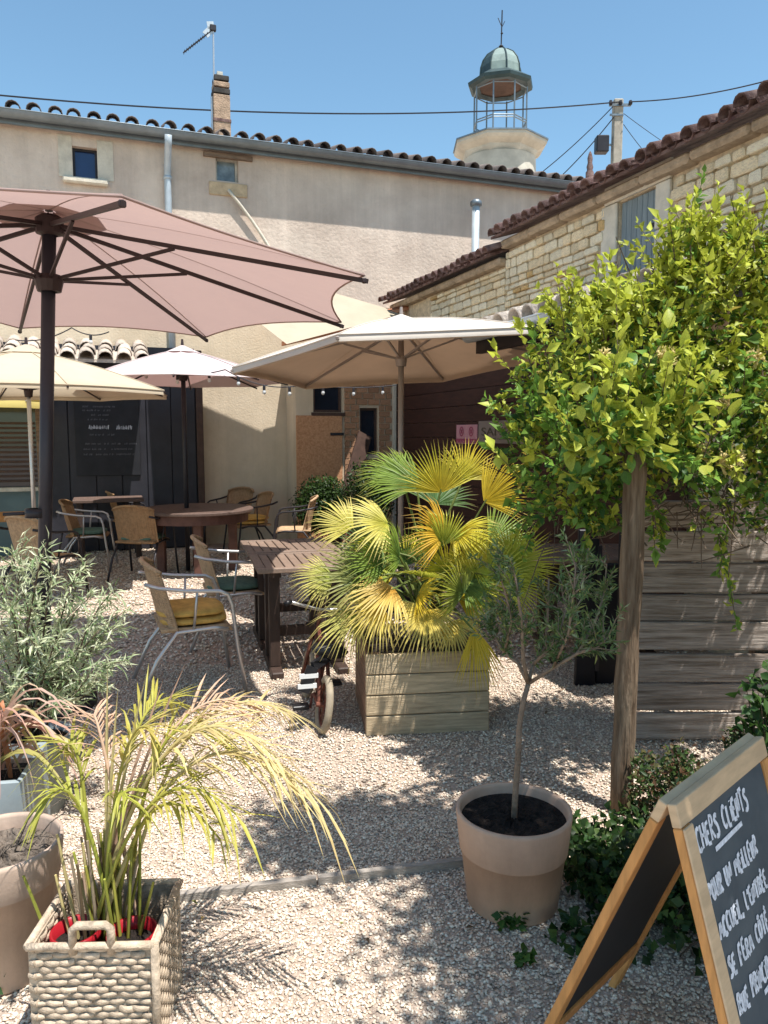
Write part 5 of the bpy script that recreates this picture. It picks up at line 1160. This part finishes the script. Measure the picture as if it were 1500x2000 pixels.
# black cabinet under the lean-to
A = gnd(1122, 1340); B = gnd(1206, 1340)
cb = thing('folding_screen', 'black folded screen standing under the lean-to behind the olive tree', 'screen', (A.x, A.y, 0))
w_ = (B.x-A.x)/2
for i in range(2): MB().box((w_*i+.004, .0+.03*i, 0), (w_*(i+1)-.004, .04+.03*i, .78 if i else 1.0), bev=.006).build('panel', 'black_paint', cb)
MB().box((w_-.012, -.012, .1), (w_+.012, .0, .9)).build('hinge', 'metal_dark', cb)

# ================================================================== left foreground plants and pots
# silver leaved shrub
SC_ = at(95, 1215, 3.35); SB_ = gnd(60, 1575)
SB_ = Vector((at(60, 1400, 3.14).x, 3.14, 0))
sp_ = thing('dark_pot', 'dark grey pot holding the silvery shrub', 'pot', SB_)
m = MB(); m.lathe([(0, 0), (.12, 0), (.16, .30), (.165, .30), (.165, .33), (.15, .33), (.145, .28)], 32); m.build('body', 'pot_grey', sp_, True); soil_disc(.146, .295, 'soil', sp_)
ss = thing('silver_shrub', 'airy shrub with narrow silvery green leaves in front of the parasol pole', 'shrub', SB_ + Vector((0, 0, .29)))
S0 = SB_ + Vector((0, 0, .29)); stp, LPs, LDs = MB(), [], []
ends = [(20, 1075), (60, 1100), (105, 1110), (150, 1120), (225, 1150), (250, 1190), (240, 1225), (200, 1250), (250, 1290), (180, 1160), (130, 1180), (70, 1180), (20, 1180), (0, 1130), (190, 1200), (120, 1240), (60, 1250), (10, 1260), (210, 1300), (160, 1330), (110, 1320), (40, 1330), (-30, 1200), (-40, 1110), (90, 1060), (45, 1050), (-20, 1300), (140, 1290), (170, 1095), (200, 1340), (15, 1370), (120, 1380)]
for (px, py) in ends:
    E_ = at(px, py, 3.0 + random.uniform(-.2, .2)) - S0; mid = E_*.5 + Vector((random.gauss(0, .04), random.gauss(0, .04), .06)); pts = [Vector((random.gauss(0, .03), random.gauss(0, .03), 0)), mid*.5 + Vector((0, 0, .05)), mid, E_.lerp(mid, .4) + Vector((0, 0, .03)), E_]
    stp.tube(pts, [.006, .005, .004, .003, .0012], 5)
    for k_ in range(92):
        s_ = random.uniform(.32, 1.0)*4; i = min(3, int(s_)); p = pts[i].lerp(pts[i+1], s_-i); ax_ = (pts[i+1]-pts[i]).normalized()
        LPs.append(p + Vector(rng.normal(0, .012, 3))); LDs.append(ax_*.7 + Vector(rng.normal(0, .65, 3)) + Vector((0, 0, .05)))
tag(stp.build('stems', 'bark', ss, True), kind='stuff'); n = len(LPs)
Cs_ = np.array([(.56, .60, .38), (.42, .50, .28), (.68, .70, .50), (.22, .32, .14)])[rng.choice(4, n, p=(.35, .3, .2, .15))]*rng.uniform(.8, 1.2, (n, 1))
o = obj('leaves', leafmesh('leaves', np.array(LPs), np.array(LDs), rng.normal(0, .7, (n, 3)) + (0, -.3, .8), rng.uniform(.038, .072, n), rng.uniform(.006, .011, n), Cs_, 'leaf', .2, .25), ss); tag(o, kind='stuff')
# grey square planter with bronze flax
G0 = gnd(28, 1640)
GB = Vector((at(-20, 1500, 2.6).x - .02, 2.6, 0))
gp_ = thing('grey_planter', 'tall grey square planter cut off at the left edge', 'planter', GB, R(10))
m = MB()
for lo, hi in (((-.17, -.17, 0), (.17, -.15, .44)), ((-.17, .15, 0), (.17, .17, .44)), ((-.17, -.149, 0), (-.15, .149, .44)), ((.15, -.149, 0), (.17, .149, .44))): m.box(lo, hi, bev=.004)
m.build('body', 'pot_grey', gp_); MB().box((-.148, -.148, .02), (.148, .148, .39)).build('soil', 'soil', gp_)
def blade_plant(name, label, cat, base, specs, mtname, root_r=.03):
    t = thing(name, label, cat, base)
    for (E_, w_, col, arch, bend) in specs:
        E_ = Vector(E_); m = MB(); n_ = 9; s0 = Vector((random.gauss(0, root_r), random.gauss(0, root_r), 0)); side = Vector((E_.y, -E_.x, 0)); side = side.normalized() if side.length > 1e-4 else Vector((1, 0, 0)); vs = []; cs = []
        side = (side + Vector((random.gauss(0, .4), random.gauss(0, .4), random.gauss(0, .25)))).normalized()
        for i in range(n_):
            s_ = i/(n_-1); p = s0.lerp(E_, s_) + Vector((0, 0, arch*4*s_*(1-s_))) ; p.z -= bend*s_**4; ww = w_*(.45 + .55*math.sin(math.pi*min(1, s_*1.15+.1)))*(1 - s_**5*.95)
            vs += [p - side*ww/2 + Vector((0, 0, ww*.2)), p, p + side*ww/2 + Vector((0, 0, ww*.2))]; cs += [tuple(np.array(col)*random.uniform(.93, 1.07))]*3
        m.add(vs, [f for i in range(n_-1) for f in ((i*3, i*3+1, i*3+4, i*3+3), (i*3+1, i*3+2, i*3+5, i*3+4))]); m.c = cs; m.build('blade', mtname, t, True)
    return t
FB = GB + Vector((0, 0, .39)); sp2 = []
BR = [(.58, .34, .26), (.62, .42, .34), (.62, .46, .32), (.60, .26, .13), (.56, .46, .20), (.46, .42, .14)]
for (px, py, k_) in ((10, 1420, 0), (60, 1435, 0), (120, 1450, 1), (160, 1430, 1), (190, 1440, 1), (150, 1520, 2), (110, 1560, 4), (70, 1545, 2), (40, 1560, 1), (175, 1500, 1), (130, 1500, 4), (95, 1520, 5), (0, 1540, 0), (-20, 1450, 3), (-40, 1400, 3), (30, 1500, 2), (185, 1470, 0), (85, 1350, 2), (200, 1400, 1), (145, 1560, 5), (60, 1500, 1), (165, 1540, 0), (20, 1450, 3), (140, 1470, 1), (150, 1490, 0), (110, 1480, 2), (125, 1530, 1), (100, 1500, 0), (80, 1470, 1), (180, 1530, 2), (55, 1530, 4), (170, 1455, 1), (40, 1440, 0), (90, 1440, 1), (195, 1500, 4), (15, 1500, 3), (135, 1550, 5)):
    E_ = at(px, py, 2.5 + random.uniform(-.2, .2)) - FB; sp2.append((E_ + Vector((0, 0, .04)), random.uniform(.016, .03), BR[k_], random.uniform(.10, .22), random.uniform(.02, .1)))
blade_plant('bronze_flax', 'bronze pink strap leaved flax arching out of the grey planter', 'flax', FB, sp2, 'leaf', .04)
# pale pot with dry soil at the lower left
B0 = at(8, 1672, 2.16); PBt = Vector((B0.x - .01, 2.16, 0))
pp = thing('pale_pot', 'pale terracotta pot with dry soil at the lower left edge', 'pot', PBt)
m = MB(); m.lathe(pot_prof(.175, .40, .3), 48); m.build('body', 'pot_pale', pp, True); soil_disc(.156, .355, 'soil_dry', pp, .014)
tw_ = MB()
for k_ in range(9):
    a_ = rng.uniform(0, 6.28); r_ = rng.uniform(0, .1); p = Vector((r_*math.cos(a_), r_*math.sin(a_), .35)); q = p + Vector(rng.normal(0, .08, 3)) + Vector((.05, 0, .10)); tw_.tube([p, p.lerp(q, .5) + Vector((0, 0, .02)), q], [.003, .002, .001], 4)
o = tw_.build('dry_twigs', 'soil_dry', pp)
# wicker basket with red pots
bx0 = gnd(52, 1850, .31); bx1 = gnd(302, 1845, .31); bk1 = gnd(315, 1722, .31)
BX = Vector((bx0.x, bx0.y, 0)); rzb = math.atan2(bx1.y-bx0.y, bx1.x-bx0.x); bwid = (bx1-bx0).length; bdep = bk1.y-bx1.y; bht = .31
bs = thing('wicker_basket', 'rectangular woven rush basket holding red pots and the yellow palm', 'basket', BX, rzb)
ncol, nrow = 8, 17; cwid = bwid/ncol; rh = bht/nrow
def weave_cell(name):
    m = MB(); n_ = 5; vs = []
    for i in range(n_+1):
        x = (i/n_-.5)*1.04; out_ = -.005*math.cos(math.pi*(i/n_-.5)) 
        for j in range(5): g_ = math.pi*j/4; vs.append((x*cwid, out_ - .004*math.sin(g_), -rh*.5*math.cos(g_)*.98))
    m.add(vs, [(i*5+j, (i+1)*5+j, (i+1)*5+j+1, i*5+j+1) for i in range(n_) for j in range(4)]); return m.mesh(name, 'basket', True)
wc = weave_cell('strand')
fr_o = MB().box((0, .006, 0), (bwid, .012, bht)).build('front_side', 'basket', bs)
for r2 in range(nrow):
    for c2_ in range(-1, ncol+1):
        x = (c2_+.5 + (.5 if r2 % 2 else 0)*1.0)*cwid
        if x < cwid*.4 or x > bwid-cwid*.35: continue
        inst('strand', wc, fr_o, Matrix.Translation((x + random.uniform(-.005, .005), .006 + random.uniform(-.002, .002), rh*(r2+.5) + random.uniform(-.002, .002))) @ Matrix.Rotation(random.uniform(-.09, .09), 4, 'Y') @ Matrix.Diagonal((random.uniform(.85, 1.15), 1, random.uniform(.7, 1.05), 1)))
rs = MB().box((bwid-.014, .013, 0), (bwid-.006, bdep-.013, bht)).build('right_side', 'basket', bs)
ncd = max(3, int(bdep/cwid))
for r2 in range(nrow):
    for c2_ in range(ncd):
        y = (c2_+.3 + (.5 if r2 % 2 else 0))*bdep/ncd
        if y > bdep-.02: continue
        for xx, fl_ in ((bwid-.008, 1),): inst('strand', wc, rs, Matrix.Translation((xx, y, rh*(r2+.5))) @ Matrix.Rotation(math.pi/2, 4, 'Z'))
ls_ = MB().box((.006, .013, 0), (.014, bdep-.013, bht)).build('left_side', 'basket', bs)
for r2 in range(nrow):
    for c2_ in range(ncd):
        y = (c2_+.3 + (.5 if r2 % 2 else 0))*bdep/ncd
        if y < bdep-.02: inst('strand', wc, ls_, Matrix.Translation((.016, y, rh*(r2+.5))) @ Matrix.Rotation(math.pi/2, 4, 'Z'))
MB().box((0, bdep-.012, 0), (bwid, bdep-.004, bht)).build('back_side', 'basket', bs)
m = MB(); m.tube([(0, 0, bht), (bwid, 0, bht)], .010, 8); m.tube([(0, bdep, bht), (bwid, bdep, bht)], .010, 8); m.tube([(0, 0, bht), (0, bdep, bht)], .010, 8); m.tube([(bwid, 0, bht), (bwid, bdep, bht)], .010, 8); m.build('rim', 'basket', bs, True)
for x in (bwid,): m = MB(); m.tube([(x, 0, 0), (x, 0, bht)], .011, 8); m.build('corner', 'basket', bs, True)
m = MB(); hx0, hx1 = bwid*.36, bwid*.66; m.tube([(hx0, .0, bht-.02), (hx0, .0, bht+.045), (hx0+.012, 0, bht+.055), (hx1-.012, 0, bht+.055), (hx1, 0, bht+.045), (hx1, 0, bht-.02)], .011, 8); m.build('handle', 'basket', bs, True)
BW = Matrix.Translation(BX) @ Matrix.Rotation(rzb, 4, 'Z')
for lab, x, y, r_ in (('red glazed pot in the right of the basket', bwid*.74, bdep*.32, .062), ('red glazed pot in the left of the basket', bwid*.27, bdep*.36, .062)):
    p = BW @ Vector((x, y, .075)); t = thing('red_pot', lab, 'pot', p, 0, 'red pots in the basket')
    m = MB(); m.lathe([(0, 0), (r_*.8, 0), (r_, .19), (r_*1.06, .19), (r_*1.06, .215), (r_*.95, .215), (r_*.93, .17)], 28); m.build('body', 'pot_red', t, True); soil_disc(r_*.94, .18, 'soil', t, .006, 20, 4)
# yellowing areca palm / papyrus standing in the basket
AB = BW @ Vector((bwid*.48, bdep*.55, .22))
ar = thing('areca_palm', 'yellowing feathery palm with arching fronds growing from the wicker basket', 'palm', AB)
ACL = [(.46, .43, .08), (.54, .46, .12), (.40, .40, .07), (.66, .54, .24), (.70, .48, .33), (.40, .42, .07)]
def areca(E_, arch, nl, ll, col, seed, s_from=.45, root=None):
    rr = np.random.default_rng(seed); E_ = Vector(E_); s0 = root or Vector((rr.normal(0, .04), rr.normal(0, .03), 0)); n_ = 16; pts = []
    ctrl = Vector((E_.x*.35, E_.y*.35, E_.z + arch))
    for i in range(n_+1): s_ = i/n_; pts.append(s0*(1-s_)**2 + ctrl*2*s_*(1-s_) + E_*s_*s_)
    st = MB(); st.tube(pts, [.006*(1-.75*i/n_)+.001 for i in range(n_+1)], 6); st.c = [tuple(np.array(col)*.9)]*len(st.v); o = st.build('frond', 'leaf_dull', ar, True)
    P_, D_, N2, L2 = [], [], [], []
    for k_ in range(nl):
        s_ = s_from + (1-s_from)*k_/(nl-1); f = s_*n_; i = min(n_-1, int(f)); p = pts[i].lerp(pts[i+1], f-i); ax_ = (pts[i+1]-pts[i]).normalized(); sd2 = ax_.cross(Vector((0, 0, 1))); sd2 = sd2.normalized() if sd2.length > .05 else Vector((1, 0, 0))
        for sg2 in (-1, 1):
            d = ax_*.75 + sd2*sg2*.62 + Vector((0, 0, .12)) + Vector(rr.normal(0, .12, 3)); P_.append(p); D_.append(d.normalized()); L2.append(ll*(1-.45*abs(s_-.6)/.5)*rr.uniform(.75, 1.15))
    m = MB()
    for p, d, L_ in zip(P_, D_, L2):
        sd3 = d.cross(Vector((0, 0, 1))).normalized(); w_ = .0038*rr.uniform(.6, 1.4); dr = rr.uniform(.1, .8); vs = []
        for q, ww in ((0, .4), (.3, 1), (.65, .8), (1, .05)):
            c_ = p + d*L_*q - Vector((0, 0, dr*L_*q*q)); vs += [c_ - sd3*w_*ww, c_ + Vector((0, 0, -w_*ww*.3)), c_ + sd3*w_*ww]
            m.c += [tuple(np.array(col)*rr.uniform(.8, 1.2) + np.array((.10, .03, .03))*q*rr.random())]*3
        m.add(vs, [f2 for i in range(3) for f2 in ((i*3, i*3+1, i*3+4, i*3+3), (i*3+1, i*3+2, i*3+5, i*3+4))])
    m.build('leaflets', 'leaf', o)
YA = AB.y
for i, (px, py, dd, arch, nl, ll, ck) in enumerate(((540, 1480, -.05, .30, 24, .22, 3), (620, 1560, .05, .42, 26, .24, 3), (460, 1590, -.1, .22, 18, .18, 0), (430, 1440, .15, .22, 22, .22, 2), (330, 1370, .2, .10, 20, .20, 0), (120, 1470, .05, .16, 20, .18, 2), (90, 1560, -.05, .12, 16, .16, 5), (300, 1430, -.05, .10, 18, .16, 1),
        (180, 1400, .12, .10, 18, .17, 4), (560, 1390, .3, .25, 22, .20, 3), (250, 1560, -.1, .08, 14, .14, 5), (430, 1640, -.12, .25, 14, .12, 0), (490, 1380, .25, .2, 20, .2, 4), (360, 1500, .1, .1, 16, .17, 5))):
    E_ = at(px, py, YA+dd) - AB; areca(E_, arch, nl, ll, ACL[ck], 60+i)
spk = []
for (px, py) in ((285, 1320), (318, 1330), (360, 1300), (230, 1350), (210, 1310)):
    E_ = at(px, py, YA + random.uniform(-.05, .15)) - AB; spk.append((E_, .010, random.choice([(.55, .36, .26), (.5, .42, .2)]), .02, 0))
st_ = MB()
for k_ in range(46):      # the crowd of bare canes at the base
    a_ = Vector((rng.normal(0, .045), rng.normal(0, .035), 0)); b_ = a_*1.5 + Vector((rng.normal(0, .02), rng.normal(0, .02), rng.uniform(.16, .36))); st_.tube([a_, b_], [.0055, .0035], 5); st_.c += [tuple(np.array(random.choice(ACL+[(.20, .14, .08), (.46, .36, .24)]))*random.uniform(.5, 1.0))]*10
st_.build('canes', 'leaf_dull', ar)
for (E_, w_, col, arch, bend) in spk:
    m = MB(); n_ = 6; vs = []
    for i in range(n_):
        s_ = i/(n_-1); p = Vector((0, 0, .2)).lerp(E_, s_) + Vector((0, 0, arch*4*s_*(1-s_))); ww = w_*(1-s_**3*.9); vs += [p - Vector((ww/2, 0, 0)), p + Vector((0, .002, 0)), p + Vector((ww/2, 0, 0))]; m.c += [col]*3
    m.add(vs, [f for i in range(n_-1) for f in ((i*3, i*3+1, i*3+4, i*3+3), (i*3+1, i*3+2, i*3+5, i*3+4))]); m.build('blade', 'leaf', ar)
b_ = gnd(15, 1930)
leafy('ground_cover', 'patch of dark green leaves under the pale pot at the lower left', 'ground plants', [((b_.x-.08, b_.y, .05), (.12, .10, .06), 220)], 0, .03, [(.03, .08, .03), (.05, .11, .04)], (b_.x-.08, b_.y, 0), wr_=.7, stems=False)

# ================================================================== chalkboard A-frame
A0 = at(1303, 1566, 1.50); A1 = at(1478, 1438, 1.86); A1.z = A0.z; rd = (A1-A0); rd.z = 0; rd.normalize()
fn = Vector((rd.y, -rd.x, 0)); LN = .50; HT = A0.z
sg = thing('chalkboard_sign', 'wooden A-frame chalkboard sign with white French lettering at the right edge', 'sign', (A0.x, A0.y, 0))
O_ = Vector((0, 0, 0))
def panel(side, spread, label):
    """one leaf of the A-frame: local x along the ridge, y down the board, z outward"""
    dn = (fn*side*spread + Vector((0, 0, -HT))); Lb = dn.length; dn.normalize(); xx = rd if side > 0 else rd; nn = xx.cross(dn).normalized()
    if nn.dot(fn*side) < 0: nn = -nn
    M = Matrix(((xx.x, dn.x, nn.x, fn.x*side*.018), (xx.y, dn.y, nn.y, fn.y*side*.018), (xx.z, dn.z, nn.z, HT), (0, 0, 0, 1)))
    st = .042; th = .02; mt = 'sign_pine_aged'
    def bx(nm, lo, hi, mt_, par=sg):
        o_ = MB().box(lo, hi, M, bev=.002).build(nm, mt_, par); return o_
    bx('stile', (0, .05, -th), (st, Lb, 0), mt if side < 0 else 'sign_pine_aged'); bx('stile', (LN-st, .05, -th), (LN, Lb, 0), mt)
    bx('top_rail', (0, -.0, -th), (LN, .049, 0), 'sign_pine'); bx('bottom_rail', (st+.001, Lb-.2, -th), (LN-st-.001, Lb-.15, 0), mt)
    if side > 0:
        bx('face_strip', (0.0, .05, .0008), (st-.0, Lb, .006), 'sign_pine')
    bd = bx('board', (st+.0005, .0495, -.014), (LN-st-.0005, Lb-.2, -.005), 'chalkboard' if side > 0 else 'slate_board')
    return M, Lb, st, bd
Mf, Lf, st, bdf = panel(1, .25, 'front'); panel(-1, .34, 'back')
# handwriting
SF = {'A': [[(0, 0), (.35, 1), (.7, 0)], [(.15, .4), (.58, .4)]], 'B': [[(0, 0), (0, 1), (.5, .9), (.5, .6), (0, .52), (.6, .4), (.55, .08), (0, 0)]], 'C': [[(.6, .88), (.3, 1), (.04, .7), (.04, .25), (.3, 0), (.62, .12)]], 'D': [[(0, 0), (0, 1), (.5, .8), (.55, .3), (0, 0)]],
      'E': [[(.55, 1), (.05, .95), (.05, .03), (.58, 0)], [(.05, .52), (.45, .54)]], 'F': [[(.55, 1), (.05, .96), (.03, 0)], [(.03, .52), (.42, .55)]], 'H': [[(0, 1), (.02, 0)], [(.55, 1), (.55, 0)], [(0, .5), (.55, .52)]], 'I': [[(.1, .95), (.12, 0)]], 'i': [[(.1, .72), (.12, 0)], [(.1, .98), (.12, .92)]],
      'L': [[(.04, 1), (.04, .02), (.5, 0)]], 'M': [[(0, 0), (.08, 1), (.38, .3), (.68, 1), (.76, 0)]], 'N': [[(0, 0), (.03, 1), (.5, .05), (.55, 1)]], 'O': [[(.3, 1), (.02, .65), (.06, .2), (.33, 0), (.6, .3), (.55, .8), (.3, 1)]], 'P': [[(.03, 0), (.05, 1), (.5, .92), (.52, .58), (.05, .48)]],
      'R': [[(.03, 0), (.05, 1), (.5, .92), (.5, .6), (.05, .5), (.58, 0)]], 'S': [[(.55, .9), (.25, 1), (.05, .78), (.5, .42), (.5, .1), (.2, 0), (0, .1)]], 'T': [[(0, .97), (.62, 1)], [(.3, .98), (.32, 0)]], 'U': [[(.02, 1), (.05, .2), (.28, 0), (.52, .2), (.55, 1)], [(.55, .3), (.6, 0)]],
      'V': [[(0, 1), (.3, 0), (.6, 1)]], ',': [[(.12, .1), (.03, -.18)]], "'": [[(.12, 1.05), (.06, .75)]], 'É': [[(.55, .95), (.05, .92), (.05, .03), (.58, 0)], [(.05, .5), (.45, .52)], [(.2, 1.08), (.42, 1.25)]], 'Ô': [[(.3, .95), (.02, .65), (.06, .2), (.33, 0), (.6, .3), (.55, .8), (.3, .95)], [(.1, 1.06), (.3, 1.24), (.5, 1.06)]]}
def smooth_(pts, close=False):
    if len(pts) < 3: return pts
    out_ = [pts[0]]
    for i in range(len(pts)-1):
        a_, b_ = pts[i], pts[i+1]; 
        if i > 0: out_.append((a_[0]*.8+b_[0]*.2, a_[1]*.8+b_[1]*.2))
        if i < len(pts)-2: out_.append((a_[0]*.2+b_[0]*.8, a_[1]*.2+b_[1]*.8))
    out_.append(pts[-1]); return out_
def handwrite(lines, M, x0, th):
    rr = random.Random(5)
    for (txt, y, h, xs, ul) in lines:
        mb = MB(); x = x0 + xs; start = x; wsc = .58*h
        for ch_ in txt:
            if ch_ == ' ': x += h*.45; continue
            dy = rr.uniform(-.06, .06)*h; hs_ = h*rr.uniform(.92, 1.1); mx = 0
            for stx in SF[ch_]:
                p2 = smooth_(stx); P3 = []
                for (a_, b_) in p2: mx = max(mx, a_); P3.append(M @ Vector((x + a_*wsc*1.1 + rr.uniform(-.01, .01)*h + b_*h*.05, y - (b_*hs_) + dy, -.003)))
                ribbon(mb, P3, th*rr.uniform(.85, 1.2), (M.to_3x3() @ Vector((0, 0, 1))).normalized())
            x += mx*wsc*1.1 + h*.13
        if ul: ribbon(mb, [M @ Vector((start + h*ul[0], y + h*.42, -.003)), M @ Vector((start + h*ul[0] + ul[1], y + h*.36, -.003))], th*1.2, (M.to_3x3() @ Vector((0, 0, 1))).normalized())
        mb.build('handwriting', 'chalk', bdf)
handwrite([('CHERS CLiENTS', .118, .046, .006, (1.6, .15)), ('POUR UN MEiLLEUR', .218, .036, .004, None), ("ACCUEiL, L'ENTRÉE", .295, .036, .012, None), ('SE FERA CÔTÉ', .372, .038, .016, None), ('RUE PRiNCiPALE', .448, .037, .018, (3.4, .2)), ('MERCi POUR VOTRE', .555, .036, .024, None), ('COMPRÉHENSiON', .63, .036, .03, None)], Mf, st+.006, .0088)

# ================================================================== tree beside the entrance, whose shade dapples the gravel
TB = Vector((2.5, 1.1, 0))
te = thing('shade_tree', 'leafy tree standing just outside the yard entrance on the right', 'tree', TB)
m = MB(); m.tube([(0, 0, 0), (.03, .02, 1.0), (-.02, 0, 1.9), (-.1, .0, 2.6)], [.09, .08, .07, .05], 12)
LP, LD = [], []
for k_ in range(44):
    a_ = rng.uniform(0, 6.28); q = Vector((-.92 + .42*np.clip(rng.normal(0, .7), -1.3, 1.3), .05 + .5*np.clip(rng.normal(0, .7), -1.1, .8), rng.uniform(2.9, 3.6))); s_ = Vector((-.03, 0, rng.uniform(1.7, 2.5)))
    m.tube([s_, s_.lerp(q, .5) + Vector((0, 0, .1)), q], [.022, .014, .005], 6)
    for j in range(190): LP.append(q + Vector(rng.normal(0, .12, 3))); LD.append(Vector(rng.normal(0, 1, 3)))
for k_ in range(20):
    q = Vector((.88, 1.98, 3.45)) - TB + Vector((.30*np.clip(rng.normal(0, .7), -1.3, 1.3), .17*np.clip(rng.normal(0, .7), -1.2, 1.2), rng.normal(0, .12))); s_ = Vector((-.1, 0, 2.5))
    m.tube([s_, s_.lerp(q, .5) + Vector((0, 0, .15)), q], [.02, .013, .004], 6)
    for j in range(230): LP.append(q + Vector(rng.normal(0, .11, 3))); LD.append(Vector(rng.normal(0, 1, 3)))
m.build('trunk', 'bark', te, True); n = len(LP)
o = obj('crown', leafmesh('crown', np.array(LP), np.array(LD), rng.normal(0, 1, (n, 3)) + (0, 0, .8), rng.uniform(.05, .085, n), rng.uniform(.03, .05, n), np.array([(.07, .14, .03)])*rng.uniform(.7, 1.3, (n, 1)), 'leaf'), te); tag(o, kind='stuff')
